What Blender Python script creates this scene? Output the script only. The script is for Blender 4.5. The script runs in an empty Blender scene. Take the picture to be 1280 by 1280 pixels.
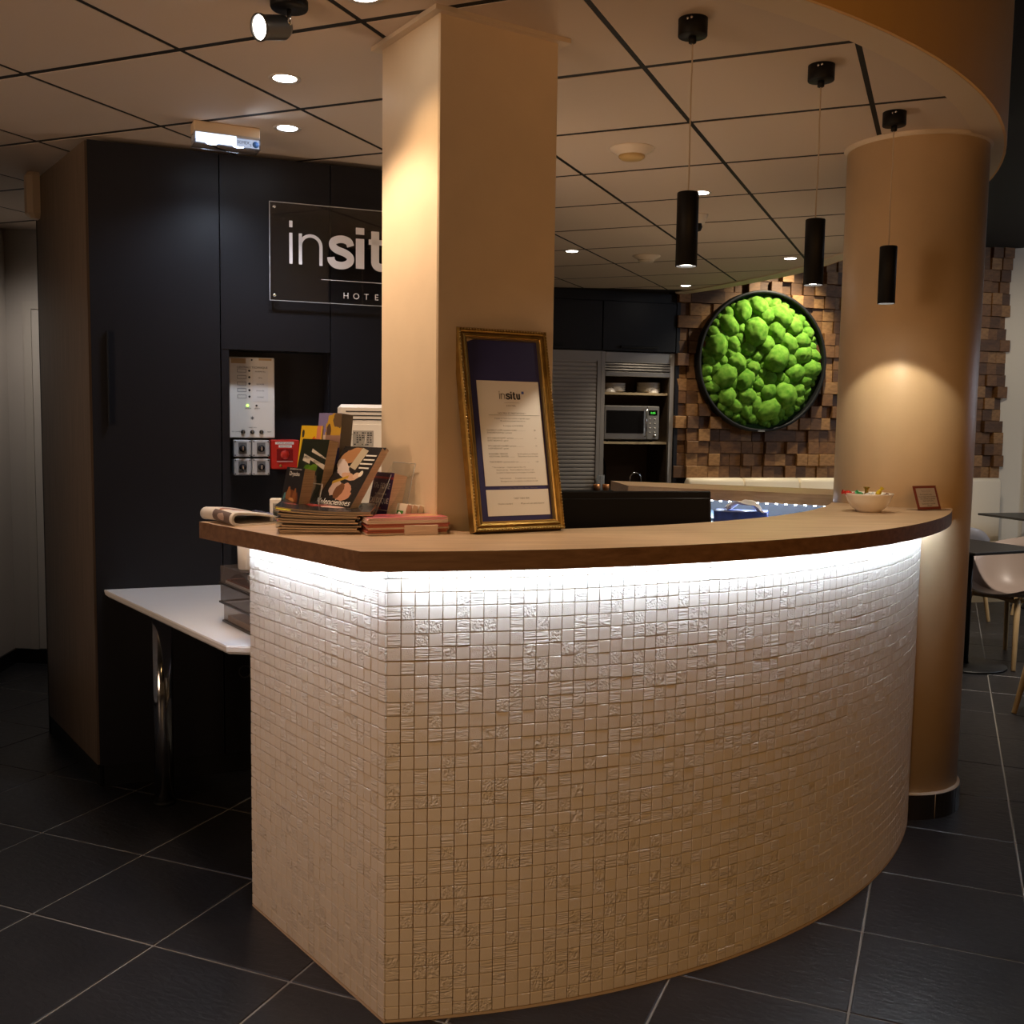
import bpy, math, random
from math import sin, cos, pi, radians as R, sqrt, atan2
from mathutils import Vector, Matrix, Euler, noise as NZ
random.seed(7)
S = bpy.context.scene
COL = S.collection

# ------------------------------------------------------------------ camera, world, exposure
CAM = Vector((0, 0, 1.4596))
YAW, PITCH, ROLL, FPX = -0.396735877, -0.0881338176, 0.0142761204, 1288.91
_f = Vector((cos(PITCH)*sin(YAW), cos(PITCH)*cos(YAW), sin(PITCH)))
_r = Vector((cos(YAW), -sin(YAW), 0)); _u = _r.cross(_f)
_r2 = _r*cos(ROLL) + _u*sin(ROLL); _u2 = _u*cos(ROLL) - _r*sin(ROLL)
cd = bpy.data.cameras.new('camera'); cam = bpy.data.objects.new('camera', cd); COL.objects.link(cam)
m = Matrix.Identity(4)
for i in range(3): m[i][0], m[i][1], m[i][2], m[i][3] = _r2[i], _u2[i], -_f[i], CAM[i]
cam.matrix_world = m
cd.sensor_fit = 'HORIZONTAL'; cd.sensor_width = 36; cd.lens = 36*FPX/1280; cd.clip_start = .05; cd.clip_end = 60
S.camera = cam
vs = S.view_settings
S.display_settings.display_device = 'sRGB'
vs.view_transform = 'Standard'; vs.look = 'None'; vs.gamma = 1; vs.use_curve_mapping = False; vs.exposure = 0.0
W = bpy.data.worlds.new('lobby_ambience'); S.world = W; W.use_nodes = True
W.node_tree.nodes['Background'].inputs[0].default_value = (1.0, .58, .28, 1)
W.node_tree.nodes['Background'].inputs[1].default_value = .035
S.cycles.use_denoising = True
S.cycles.max_bounces = 6; S.cycles.diffuse_bounces = 4; S.cycles.glossy_bounces = 3; S.cycles.transparent_max_bounces = 10
S.cycles.sample_clamp_indirect = 4.0; S.cycles.caustics_reflective = False; S.cycles.caustics_refractive = False

WARM = (1.0, .66, .36); ORANGE = (1.0, .53, .20); COOL = (.86, .93, 1.0); NEUT = (1.0, .86, .70)
def spot(loc, to, energy, color, angle=90, blend=.6, radius=.03):
    l = bpy.data.lights.new('spot_lamp', 'SPOT'); o = bpy.data.objects.new('spot_lamp', l); COL.objects.link(o)
    l.energy = energy; l.color = color; l.spot_size = R(angle); l.spot_blend = blend; l.shadow_soft_size = radius
    o.location = loc; o.rotation_euler = (Vector(to)-Vector(loc)).to_track_quat('-Z', 'Y').to_euler(); return o
def area(loc, to, energy, color, sx, sy=None):
    l = bpy.data.lights.new('area_light', 'AREA'); o = bpy.data.objects.new('area_light', l); COL.objects.link(o)
    l.energy = energy; l.color = color; l.shape = 'RECTANGLE'; l.size = sx; l.size_y = sy or sx
    o.location = loc; o.rotation_euler = (Vector(to)-Vector(loc)).to_track_quat('-Z', 'Y').to_euler(); return o
# lobby lamps behind and beside the photographer
spot((-.3, -1.9, 2.95), (-.70, 2.2, -.05), 280, (1.0, .57, .22), 45, .9, .25)
spot((2.6, 1.4, 2.95), (.0, 3.4, .3), 95, (1.0, .43, .09), 56, .9, .25)
spot((-2.6, -1.2, 2.9), (-1.45, 2.3, .22), 115, (1.0, .57, .38), 30, .9, .2)
# added unseen upward spots standing in for bounce light on the ceiling
spot((-3.2, -2.2, 1.4), (-2.7, 2.9, 2.45), 330, (1.0, .66, .42), 68, 1, .7)
spot((-1.35, 3.75, 1.25), (-1.45, 3.8, 2.5), 15, (1.0, .70, .44), 150, .9, .15)
spot((.9, .2, 1.6), (-.9, 4.4, 2.55), 62, (1.0, .48, .15), 62, 1, .7)
spot((-1.0, 5.7, 1.1), (-1.3, 6.2, 2.5), 13, (1.0, .74, .48), 150, .9, .15)
# track spot over the left of the counter
spot((-1.70, 2.24, 2.40), (-1.30, 2.44, 1.15), 32, (1.0, .72, .50), 95, .5, .03)
# added unseen spot brightening the corridor at the left
spot((-4.25, 4.0, 2.45), (-4.7, 4.5, .6), 22, (.95, .88, .82), 120, .8, .1)
# cool lamp left of the desk, throwing the light edge on the floor
spot((-3.6, 1.0, 2.9), (-2.6, 1.9, 0), 22, (.70, .76, 1.0), 70, .7, .06)
# added unseen spot brightening the dining corner
spot((.75, 6.2, 2.95), (.55, 7.0, .5), 190, (1.0, .86, .72), 110, .8, .08)
# accent on the moss picture, warm spot and cool area light at the far right
spot((-.92, 8.50, 2.95), (-1.42, 8.80, 1.70), 150, (1.0, .90, .66), 90, .8, .03)
spot((.1, 8.0, 2.9), (.45, 10.2, .9), 50, (1.0, .86, .66), 90, .8, .05)
area((3.2, 8.2, 2.4), (.9, 9.3, 1.2), 50, (.74, .84, 1.0), 1.2)

# ------------------------------------------------------------------ helpers
def thing(name, label, cat, loc=(0, 0, 0), az=90, group=None):
    o = bpy.data.objects.new(name, None); COL.objects.link(o); o.empty_display_size = .05
    o.location = loc; o.rotation_euler = (0, 0, R(90-az)); tag(o, label, cat, group); return o
def tag(o, label, cat, group=None):
    o['label'] = label; o['category'] = cat
    if group: o['group'] = group
    return o
def struct(o): o['kind'] = 'structure'; return o
def stuff(o): o['kind'] = 'stuff'; return o
def link(name, me, parent=None, loc=None, rot=None):
    o = bpy.data.objects.new(name, me); COL.objects.link(o)
    if parent is not None: o.parent = parent
    if loc is not None: o.location = loc
    if rot is not None: o.rotation_euler = rot
    return o
def copy_tree(o, parent=None):
    c = o.copy(); COL.objects.link(c)
    if parent is not None: c.parent = parent
    for ch in list(o.children): copy_tree(ch, c)
    return c

class MB:
    def __init__(s): s.v = []; s.f = []; s.m = []; s.sm = []; s.uv = {}
    def add(s, vs_, fs, mi=0, smooth=False, xf=None):
        o = len(s.v)
        s.v += [tuple(xf @ Vector(p)) if xf is not None else tuple(p) for p in vs_]
        for f in fs: s.f.append([i+o for i in f]); s.m.append(mi); s.sm.append(smooth)
        return s
    def box(s, a, b, mi=0, xf=None, ch=0):
        (x0, y0, z0), (x1, y1, z1) = a, b
        if x0 > x1: x0, x1 = x1, x0
        if y0 > y1: y0, y1 = y1, y0
        if z0 > z1: z0, z1 = z1, z0
        if ch <= 0:
            v = [(x, y, z) for z in (z0, z1) for y in (y0, y1) for x in (x0, x1)]
            return s.add(v, [(0, 2, 3, 1), (4, 5, 7, 6), (0, 1, 5, 4), (1, 3, 7, 5), (3, 2, 6, 7), (2, 0, 4, 6)], mi, False, xf)
        c = min(ch, (x1-x0)*.45, (y1-y0)*.45, (z1-z0)*.45)
        v = []
        for z, e in ((z0, c), (z0+c, 0), (z1-c, 0), (z1, c)):
            X0, X1, Y0, Y1 = x0+e, x1-e, y0+e, y1-e
            v += [(X0+(c-e), Y0, z), (X1-(c-e), Y0, z), (X1, Y0+(c-e), z), (X1, Y1-(c-e), z), (X1-(c-e), Y1, z), (X0+(c-e), Y1, z), (X0, Y1-(c-e), z), (X0, Y0+(c-e), z)]
        f = [tuple(range(7, -1, -1)), tuple(range(24, 32))]
        for k in range(3):
            for i in range(8): f.append((k*8+i, k*8+(i+1) % 8, k*8+8+(i+1) % 8, k*8+8+i))
        return s.add(v, f, mi, False, xf)
    def prism(s, poly, z0, z1, mi=0, xf=None, smooth=False):
        n = len(poly)
        v = [(p[0], p[1], z0) for p in poly]+[(p[0], p[1], z1) for p in poly]
        s.add(v, [tuple(range(n-1, -1, -1)), tuple(range(n, 2*n))], mi, False, xf)
        o = len(s.v)-2*n
        for i in range(n):
            s.f.append([o+i, o+(i+1) % n, o+n+(i+1) % n, o+n+i]); s.m.append(mi); s.sm.append(smooth)
        return s
    def lathe(s, prof, n=24, mi=0, xf=None, smooth=True, cap=True):
        v = []; f = []
        for r, z in prof:
            for i in range(n): v.append((r*cos(2*pi*i/n), r*sin(2*pi*i/n), z))
        for k in range(len(prof)-1):
            for i in range(n): f.append((k*n+i, k*n+(i+1) % n, (k+1)*n+(i+1) % n, (k+1)*n+i))
        if cap:
            if prof[0][0] > 1e-5: f.append(tuple(range(n-1, -1, -1)))
            if prof[-1][0] > 1e-5: f.append(tuple(range((len(prof)-1)*n, len(prof)*n)))
        return s.add(v, f, mi, smooth, xf)
    def tube(s, pts, r, n=8, mi=0, xf=None, smooth=True):
        pts = [Vector(p) for p in pts]; v = []; f = []
        rr = r if isinstance(r, (list, tuple)) else [r]*len(pts)
        ref = None
        for k, p in enumerate(pts):
            d = (pts[min(k+1, len(pts)-1)]-pts[max(k-1, 0)]).normalized()
            if ref is None: ref = d.orthogonal().normalized()
            a = (ref-d*ref.dot(d))
            a = a.normalized() if a.length > 1e-6 else d.orthogonal().normalized()
            ref = a; b = d.cross(a)
            for i in range(n): v.append(p+(a*cos(2*pi*i/n)+b*sin(2*pi*i/n))*rr[k])
        for k in range(len(pts)-1):
            for i in range(n): f.append((k*n+i, k*n+(i+1) % n, (k+1)*n+(i+1) % n, (k+1)*n+i))
        f.append(tuple(range(n-1, -1, -1))); f.append(tuple(range((len(pts)-1)*n, len(pts)*n)))
        return s.add(v, f, mi, smooth, xf)
    def grid(s, fn, nu, nv, mi=0, smooth=True, xf=None, uv=False):
        v = [fn(i/nu, j/nv) for j in range(nv+1) for i in range(nu+1)]
        base = len(s.f)
        f = [(j*(nu+1)+i, j*(nu+1)+i+1, (j+1)*(nu+1)+i+1, (j+1)*(nu+1)+i) for j in range(nv) for i in range(nu)]
        s.add(v, f, mi, smooth, xf)
        if uv:
            k = base
            for j in range(nv):
                for i in range(nu):
                    s.uv[k] = [(i/nu, j/nv), ((i+1)/nu, j/nv), ((i+1)/nu, (j+1)/nv), (i/nu, (j+1)/nv)]; k += 1
        return s
    def quad(s, a, b, c, d, mi=0):   # BL BR TR TL with uv
        s.uv[len(s.f)] = [(0, 0), (1, 0), (1, 1), (0, 1)]
        return s.add([a, b, c, d], [(0, 1, 2, 3)], mi)
    def mesh(s, name, mats):
        me = bpy.data.meshes.new(name); me.from_pydata(s.v, [], s.f)
        for mt in (mats if isinstance(mats, (list, tuple)) else [mats]): me.materials.append(mt)
        me.polygons.foreach_set('material_index', s.m); me.polygons.foreach_set('use_smooth', s.sm)
        if s.uv:
            l = me.uv_layers.new(name='UVMap')
            for fi, uvs in s.uv.items():
                p = me.polygons[fi]
                for li, t in zip(p.loop_indices, uvs): l.data[li].uv = t
        me.update(); return me
    def obj(s, name, mats, parent=None, loc=None, rot=None): return link(name, s.mesh(name, mats), parent, loc, rot)

def T(x, y, z, rx=0, ry=0, rz=0): return Matrix.Translation((x, y, z)) @ Euler((R(rx), R(ry), R(rz))).to_matrix().to_4x4()

# ---- materials
def M(name, col, rough=.5, metal=0, bump=0, bscale=200, vary=0, vscale=8, trans=0, emit=None, es=0, spec=.5, coat=0, alpha=1, ior=1.45, stretch=None, coords='Object', col2=None):
    mt = bpy.data.materials.new(name); mt.use_nodes = True
    nt = mt.node_tree; b = nt.nodes['Principled BSDF']
    b.inputs['Base Color'].default_value = (*col, 1); b.inputs['Roughness'].default_value = rough; b.inputs['Metallic'].default_value = metal
    b.inputs['Specular IOR Level'].default_value = spec; b.inputs['Transmission Weight'].default_value = trans
    b.inputs['Coat Weight'].default_value = coat; b.inputs['IOR'].default_value = ior; b.inputs['Alpha'].default_value = alpha
    if emit: b.inputs['Emission Color'].default_value = (*emit, 1); b.inputs['Emission Strength'].default_value = es
    tc = None
    if bump or vary or col2:
        if coords == 'World': tc = nt.nodes.new('ShaderNodeNewGeometry').outputs['Position']
        else: tc = nt.nodes.new('ShaderNodeTexCoord').outputs['Object']
        if stretch:
            mp = nt.nodes.new('ShaderNodeMapping'); mp.inputs['Scale'].default_value = stretch
            nt.links.new(tc, mp.inputs[0]); tc = mp.outputs[0]
    if vary or col2:
        n = nt.nodes.new('ShaderNodeTexNoise'); n.inputs['Scale'].default_value = vscale; n.inputs['Detail'].default_value = 5
        nt.links.new(tc, n.inputs['Vector'])
        cr = nt.nodes.new('ShaderNodeValToRGB'); cr.color_ramp.elements[0].position = .3; cr.color_ramp.elements[1].position = .7
        if col2: c0, c1 = col, col2
        else: c0, c1 = [c*(1-vary) for c in col], [min(1, c*(1+vary)) for c in col]
        cr.color_ramp.elements[0].color = (*c0, 1); cr.color_ramp.elements[1].color = (*c1, 1)
        nt.links.new(n.outputs[0], cr.inputs[0]); nt.links.new(cr.outputs[0], b.inputs['Base Color'])
    if bump:
        n = nt.nodes.new('ShaderNodeTexNoise'); n.inputs['Scale'].default_value = bscale; n.inputs['Detail'].default_value = 4
        nt.links.new(tc, n.inputs['Vector'])
        bp = nt.nodes.new('ShaderNodeBump'); bp.inputs['Strength'].default_value = bump; bp.inputs['Distance'].default_value = .004
        nt.links.new(n.outputs[0], bp.inputs['Height']); nt.links.new(bp.outputs[0], b.inputs['Normal'])
    return mt
def glow(name, col, strength):
    mt = bpy.data.materials.new(name); mt.use_nodes = True; nt = mt.node_tree
    for n in list(nt.nodes): nt.nodes.remove(n)
    e = nt.nodes.new('ShaderNodeEmission'); o = nt.nodes.new('ShaderNodeOutputMaterial')
    e.inputs[0].default_value = (*col, 1); e.inputs[1].default_value = strength; nt.links.new(e.outputs[0], o.inputs[0]); return mt
def clear(name, tint=(1, 1, 1), mixf=.1, rough=.05):   # thin acrylic / glass sheet
    mt = bpy.data.materials.new(name); mt.use_nodes = True; nt = mt.node_tree
    for n in list(nt.nodes): nt.nodes.remove(n)
    t = nt.nodes.new('ShaderNodeBsdfTransparent'); t.inputs[0].default_value = (*tint, 1)
    g = nt.nodes.new('ShaderNodeBsdfGlossy'); g.inputs['Roughness'].default_value = rough
    lw = nt.nodes.new('ShaderNodeLayerWeight'); lw.inputs[0].default_value = .5
    pw = nt.nodes.new('ShaderNodeMath'); pw.operation = 'POWER'; pw.inputs[1].default_value = 4; nt.links.new(lw.outputs['Facing'], pw.inputs[0])
    ad = nt.nodes.new('ShaderNodeMath'); ad.operation = 'MULTIPLY_ADD'; ad.inputs[1].default_value = .6; ad.inputs[2].default_value = mixf*.2; nt.links.new(pw.outputs[0], ad.inputs[0])
    mx = nt.nodes.new('ShaderNodeMixShader'); o = nt.nodes.new('ShaderNodeOutputMaterial')
    nt.links.new(ad.outputs[0], mx.inputs[0])
    nt.links.new(t.outputs[0], mx.inputs[1]); nt.links.new(g.outputs[0], mx.inputs[2]); nt.links.new(mx.outputs[0], o.inputs[0]); return mt
def printed(name, base, shapes, rough=.35):
    """flat print: list of (kind, cx, cy, rx, ry, deg, colour) drawn in the UV square"""
    mt = bpy.data.materials.new(name); mt.use_nodes = True; nt = mt.node_tree; b = nt.nodes['Principled BSDF']
    b.inputs['Roughness'].default_value = rough
    uv = nt.nodes.new('ShaderNodeUVMap').outputs[0]
    nz = nt.nodes.new('ShaderNodeTexNoise'); nz.inputs['Scale'].default_value = 9; nt.links.new(uv, nz.inputs['Vector'])
    col = nt.nodes.new('ShaderNodeRGB'); col.outputs[0].default_value = (*base, 1); cur = col.outputs[0]
    for kind, cx, cy, rx, ry, deg, c in shapes:
        mp = nt.nodes.new('ShaderNodeMapping'); mp.vector_type = 'TEXTURE'
        mp.inputs['Location'].default_value = (cx, cy, 0); mp.inputs['Rotation'].default_value = (0, 0, R(deg)); mp.inputs['Scale'].default_value = (rx, ry, 1)
        nt.links.new(uv, mp.inputs[0])
        if kind == 'e':
            l = nt.nodes.new('ShaderNodeVectorMath'); l.operation = 'LENGTH'; nt.links.new(mp.outputs[0], l.inputs[0]); d = l.outputs['Value']
            a = nt.nodes.new('ShaderNodeMath'); a.operation = 'MULTIPLY_ADD'; nt.links.new(nz.outputs[0], a.inputs[0]); a.inputs[1].default_value = .7; a.inputs[2].default_value = -.35
            ad = nt.nodes.new('ShaderNodeMath'); ad.operation = 'ADD'; nt.links.new(d, ad.inputs[0]); nt.links.new(a.outputs[0], ad.inputs[1]); d = ad.outputs[0]
        else:
            ab = nt.nodes.new('ShaderNodeVectorMath'); ab.operation = 'ABSOLUTE'; nt.links.new(mp.outputs[0], ab.inputs[0])
            sp = nt.nodes.new('ShaderNodeSeparateXYZ'); nt.links.new(ab.outputs[0], sp.inputs[0])
            mx = nt.nodes.new('ShaderNodeMath'); mx.operation = 'MAXIMUM'; nt.links.new(sp.outputs[0], mx.inputs[0]); nt.links.new(sp.outputs[1], mx.inputs[1]); d = mx.outputs[0]
        lt = nt.nodes.new('ShaderNodeMath'); lt.operation = 'LESS_THAN'; lt.inputs[1].default_value = 1.0; nt.links.new(d, lt.inputs[0])
        mi = nt.nodes.new('ShaderNodeMix'); mi.data_type = 'RGBA'; mi.inputs[7].default_value = (*c, 1)
        nt.links.new(lt.outputs[0], mi.inputs[0]); nt.links.new(cur, mi.inputs[6]); cur = mi.outputs[2]
    nt.links.new(cur, b.inputs['Base Color']); return mt

# ---- text
_dg = None
def text_mesh(items, mat, name, parent, depth=0.0005, xf=None):
    """items: (string, x, z, size, align[, squeeze]); letters lie in local XZ facing -Y, at y=0"""
    mb = MB()
    for it in items:
        st, x, z, size, al = it[:5]; sq = it[5] if len(it) > 5 else 1
        cu = bpy.data.curves.new('lettering', 'FONT'); cu.body = st; cu.size = size; cu.align_x = al; cu.resolution_u = 3; cu.fill_mode = 'FRONT'
        o = bpy.data.objects.new('lettering', cu); COL.objects.link(o)
        dg = bpy.context.evaluated_depsgraph_get(); me = bpy.data.meshes.new_from_object(o.evaluated_get(dg))
        vv = [(v.co.x*sq+x, -depth, v.co.y+z) for v in me.vertices]
        mb.add(vv, [tuple(p.vertices) for p in me.polygons], 0, False, xf)
        bpy.data.objects.remove(o); bpy.data.curves.remove(cu); bpy.data.meshes.remove(me)
    return mb.obj(name, mat, parent)
def cat_rom(P, n=8):
    out = []
    for i in range(len(P)-1):
        p0 = P[max(i-1, 0)]; p1 = P[i]; p2 = P[i+1]; p3 = P[min(i+2, len(P)-1)]
        for k in range(n):
            t = k/n
            out.append(tuple(.5*((2*p1[j])+(-p0[j]+p2[j])*t+(2*p0[j]-5*p1[j]+4*p2[j]-p3[j])*t*t+(-p0[j]+3*p1[j]-3*p2[j]+p3[j])*t**3) for j in range(len(p1))))
    out.append(tuple(P[-1])); return out
def stroke(mb, pts, w, y0, y1, xf=None):
    n = len(pts); L = []; Rr = []
    for k, p in enumerate(pts):
        a = pts[max(k-1, 0)]; b = pts[min(k+1, n-1)]
        dx, dz = b[0]-a[0], b[1]-a[1]; d = sqrt(dx*dx+dz*dz) or 1
        nx, nz = -dz/d*w/2, dx/d*w/2
        L.append((p[0]+nx, p[1]+nz)); Rr.append((p[0]-nx, p[1]-nz))
    for k in range(n-1):
        q = [L[k], L[k+1], Rr[k+1], Rr[k]]
        v = [(c[0], y, c[1]) for y in (y0, y1) for c in q]
        mb.add(v, [(0, 1, 2, 3), (7, 6, 5, 4), (0, 4, 5, 1), (2, 6, 7, 3), (1, 5, 6, 2), (3, 7, 4, 0)], 0, False, xf)
def arc2(cx, cz, rx, rz, a0, a1, n=14): return [(cx+rx*cos(R(a0+(a1-a0)*k/n)), cz+rz*sin(R(a0+(a1-a0)*k/n))) for k in range(n+1)]
def insitu(mb, x, z, h, y0, y1, thin, bold):
    """the two weight word mark; h = x-height"""
    def st(p, w): stroke(mb, [(x+a*h, z+b*h) for a, b in p], w*h, y0, y1)
    def n_(ox, wd, w): 
        st([(ox, 0), (ox, 1.0)], w)
        st(arc2(ox+wd/2, .98-wd/2-w/2+.02, wd/2, wd/2, 180, 0)+[(ox+wd, 0)], w)
    st([(.05, 0), (.05, 1.0)], thin); st([(.05, 1.18), (.05, 1.39)], thin)
    n_(.36, .68, thin)
    o = 1.30
    s_ = cat_rom([(o+.74, .70), (o+.66, .86), (o+.42, .92), (o+.17, .84), (o+.14, .68), (o+.28, .56), (o+.55, .47), (o+.72, .34), (o+.70, .17), (o+.50, .06), (o+.24, .07), (o+.10, .18), (o+.07, .31)], 6)
    st(s_, bold*.86)
    st([(2.36, -.01), (2.36, .98)], bold); st([(2.36, 1.12), (2.36, 1.34)], bold)
    st([(2.88, 1.26), (2.88, .25)]+arc2(3.06, .25, .18, .18, 180, 270)+[(3.20, .07)], bold*.95); st([(2.66, .90), (3.18, .90)], bold*.62)
    st([(3.50, .98), (3.50, .36)]+arc2(3.74, .34, .24, .27, 180, 360)+[(3.98, .98)], bold*.92); st([(3.98, .45), (3.98, -.01)], bold*.92)
    return x+4.15*h

# ------------------------------------------------------------------ shared materials
def wood_mat(name, c0, c1, rough=.45, sc=(2.2, 38, 38), rz=0):
    mt = bpy.data.materials.new(name); mt.use_nodes = True; nt = mt.node_tree; b = nt.nodes['Principled BSDF']
    tc = nt.nodes.new('ShaderNodeTexCoord'); mp = nt.nodes.new('ShaderNodeMapping'); mp.inputs['Rotation'].default_value = (0, 0, R(rz)); 
    mp2 = nt.nodes.new('ShaderNodeMapping'); mp2.inputs['Scale'].default_value = sc
    nt.links.new(tc.outputs['Object'], mp.inputs[0]); nt.links.new(mp.outputs[0], mp2.inputs[0])
    n = nt.nodes.new('ShaderNodeTexNoise'); n.inputs['Scale'].default_value = 1.6; n.inputs['Detail'].default_value = 8; n.inputs['Roughness'].default_value = .62; n.inputs['Distortion'].default_value = .35
    nt.links.new(mp2.outputs[0], n.inputs['Vector'])
    cr = nt.nodes.new('ShaderNodeValToRGB'); cr.color_ramp.elements[0].position = .32; cr.color_ramp.elements[1].position = .66
    cr.color_ramp.elements[0].color = (*c0, 1); cr.color_ramp.elements[1].color = (*c1, 1)
    nt.links.new(n.outputs[0], cr.inputs[0]); nt.links.new(cr.outputs[0], b.inputs['Base Color']); b.inputs['Roughness'].default_value = rough
    bp = nt.nodes.new('ShaderNodeBump'); bp.inputs['Strength'].default_value = .12; bp.inputs['Distance'].default_value = .002
    nt.links.new(n.outputs[0], bp.inputs['Height']); nt.links.new(bp.outputs[0], b.inputs['Normal']); return mt
OAK = wood_mat('light_oak', (.43, .29, .175), (.60, .43, .28), .42, rz=-30)
OAK_EDGE = wood_mat('oak_edge_dark', (.12, .060, .030), (.21, .115, .062), .5, rz=-30)  # darker oak tone on the countertop's side faces
OAK2 = wood_mat('oak_straight', (.46, .31, .19), (.62, .45, .29), .42, rz=0)
CREAM = M('cream_paint', (.76, .61, .43), .42, bump=.05, bscale=160, vary=.03)
BLACK = M('black_laminate', (.010, .010, .013), .42, spec=.35, bump=.03, bscale=400)
BLACKM = M('black_matt', (.006, .006, .0065), .55, spec=.3)
DARKMETAL = M('brown_brushed_panel', (.16, .115, .08), .42, metal=.35, vary=.25, vscale=4, stretch=(18, 18, .8))
CHROME = M('chrome', (.62, .62, .64), .12, metal=1)
STEEL = M('brushed_steel', (.46, .44, .42), .32, metal=.9, bump=.06, bscale=60, stretch=(1, 1, 60))
GREYALU = M('grey_lacquer', (.30, .28, .265), .45, metal=.3)
WHITE = M('white_laminate', (.80, .80, .82), .3)
WHITEP = M('white_plastic', (.78, .76, .72), .4)
BEIGEP = M('aged_beige_plastic', (.70, .54, .36), .45)
PAPER = M('white_paper', (.90, .86, .83), .7)
INK = M('black_ink', (.03, .03, .035), .6)
GREYINK = M('grey_ink', (.25, .23, .22), .6)
WHITEINK = M('white_ink', (.85, .83, .80), .5)
PAGES = M('page_edges', (.46, .33, .21), .7, vary=.35, vscale=3, stretch=(1, 1, 500))
PAGESW = M('pale_page_edges', (.70, .56, .45), .7, vary=.2, vscale=3, stretch=(1, 1, 500))
ACRY = clear('clear_acrylic', (.96, .97, .97), .25)
LENS = glow('lit_lamp', (1.0, .93, .82), 22)
LENSC = glow('lit_lamp_cool', (.86, .93, 1.0), 22)
LEDM = glow('led_strip_light', (.70, .84, 1.0), 88)
Z0 = 1.165; HC = 2.503

# ------------------------------------------------------------------ floor
GROUT = M('floor_grout', (.24, .225, .20), .8, bump=.2, bscale=90)
def slate_mat():
    mt = bpy.data.materials.new('dark_slate'); mt.use_nodes = True; nt = mt.node_tree; b = nt.nodes['Principled BSDF']
    g = nt.nodes.new('ShaderNodeNewGeometry'); oi = nt.nodes.new('ShaderNodeObjectInfo')
    n = nt.nodes.new('ShaderNodeTexNoise'); n.inputs['Scale'].default_value = 3.5; n.inputs['Detail'].default_value = 6; nt.links.new(g.outputs['Position'], n.inputs['Vector'])
    cr = nt.nodes.new('ShaderNodeValToRGB'); cr.color_ramp.elements[0].position = .3; cr.color_ramp.elements[1].position = .75
    cr.color_ramp.elements[0].color = (.0125, .0125, .0145, 1); cr.color_ramp.elements[1].color = (.0225, .022, .0245, 1)
    nt.links.new(n.outputs[0], cr.inputs[0]); nt.links.new(cr.outputs[0], b.inputs['Base Color'])
    mp = nt.nodes.new('ShaderNodeMapping'); mp.inputs['Rotation'].default_value = (0, 0, .6); mp.inputs['Scale'].default_value = (1, 2.6, 1); nt.links.new(g.outputs['Position'], mp.inputs[0])
    n2 = nt.nodes.new('ShaderNodeTexNoise'); n2.inputs['Scale'].default_value = 26; n2.inputs['Detail'].default_value = 7; n2.inputs['Distortion'].default_value = .6; nt.links.new(mp.outputs[0], n2.inputs['Vector'])
    bp = nt.nodes.new('ShaderNodeBump'); bp.inputs['Strength'].default_value = .28; bp.inputs['Distance'].default_value = .006; nt.links.new(n2.outputs[0], bp.inputs['Height']); nt.links.new(bp.outputs[0], b.inputs['Normal'])
    mr = nt.nodes.new('ShaderNodeMapRange'); mr.inputs[3].default_value = .28; mr.inputs[4].default_value = .48; nt.links.new(n2.outputs[0], mr.inputs[0]); nt.links.new(mr.outputs[0], b.inputs['Roughness'])
    return mt
SLATE = slate_mat()
fl = MB().box((-7, -7, -.06), (6, 13, -.003)).obj('floor', GROUT); struct(fl)
TS = .45; FX0, FY0 = -3.3073, 3.0472
def seen(p, mg=0):
    d = Vector(p)-CAM; z = d.dot(_f)
    if z < .2: return None
    x, y = 640+FPX*d.dot(_r2)/z, 640-FPX*d.dot(_u2)/z
    return (x, y, z) if -mg < x < 1280+mg and -mg < y < 1280+mg else None
tile_me = MB().box((-TS/2+.003, -TS/2+.003, -.012), (TS/2-.003, TS/2-.003, 0), ch=.0022).mesh('floor_tile', SLATE)
cand = []
for i in range(-8, 21):
    for j in range(-23, 23):
        c = (FX0+(i+.5)*TS, FY0-(j+.5)*TS, 0)
        if not (-6.5 < c[0] < 5.5 and -6.5 < c[1] < 12.5): continue
        s = seen(c, 150); cand.append((s[2] if s else 99, c))
cand.sort(); rest = MB(); nt_ = 0
for d, c in cand:
    if d < 90 and nt_ < 290:
        link('floor_tile', tile_me, fl, (c[0], c[1], random.uniform(-.0006, .0006))); nt_ += 1
    else: rest.box((c[0]-TS/2+.003, c[1]-TS/2+.003, -.012), (c[0]+TS/2-.003, c[1]+TS/2-.003, 0))
stuff(rest.obj('floor_tiles', SLATE, fl))

# ------------------------------------------------------------------ ceiling island
CPAN = M('ceiling_panel_white', (.66, .55, .45), .75, bump=.05, bscale=260)
CGRID = M('black_ceiling_grid', (.006, .006, .006), .7)
PLASTER = M('plaster_cream', (.70, .58, .44), .6, bump=.04, bscale=200)
FASCIA = M('ochre_fascia_paint', (.80, .50, .20), .55)
oc, orad = (-2.933, 4.398), 3.09; ic, irad = (-2.822, 4.364), 2.871
def arcpts(c, r, a0, a1, n): return [(c[0]+r*cos(R(a0+(a1-a0)*k/n)), c[1]+r*sin(R(a0+(a1-a0)*k/n))) for k in range(n+1)]
back_o = cat_rom([(.114, 4.905), (-.02, 5.55), (-.28, 6.25), (-.652, 6.891), (-.917, 7.314), (-1.239, 7.67), (-1.663, 8.057), (-2.03, 8.33)], 6)
outer = arcpts(oc, orad, -168, 8, 64)+back_o
back_i = cat_rom([(.02, 4.80), (-.09, 5.45), (-.36, 6.15), (-.73, 6.78), (-1.0, 7.2), (-1.32, 7.56), (-1.72, 7.93), (-2.05, 8.2)], 6)
inner = arcpts(ic, irad, -168, 7, 64)+back_i
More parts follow.
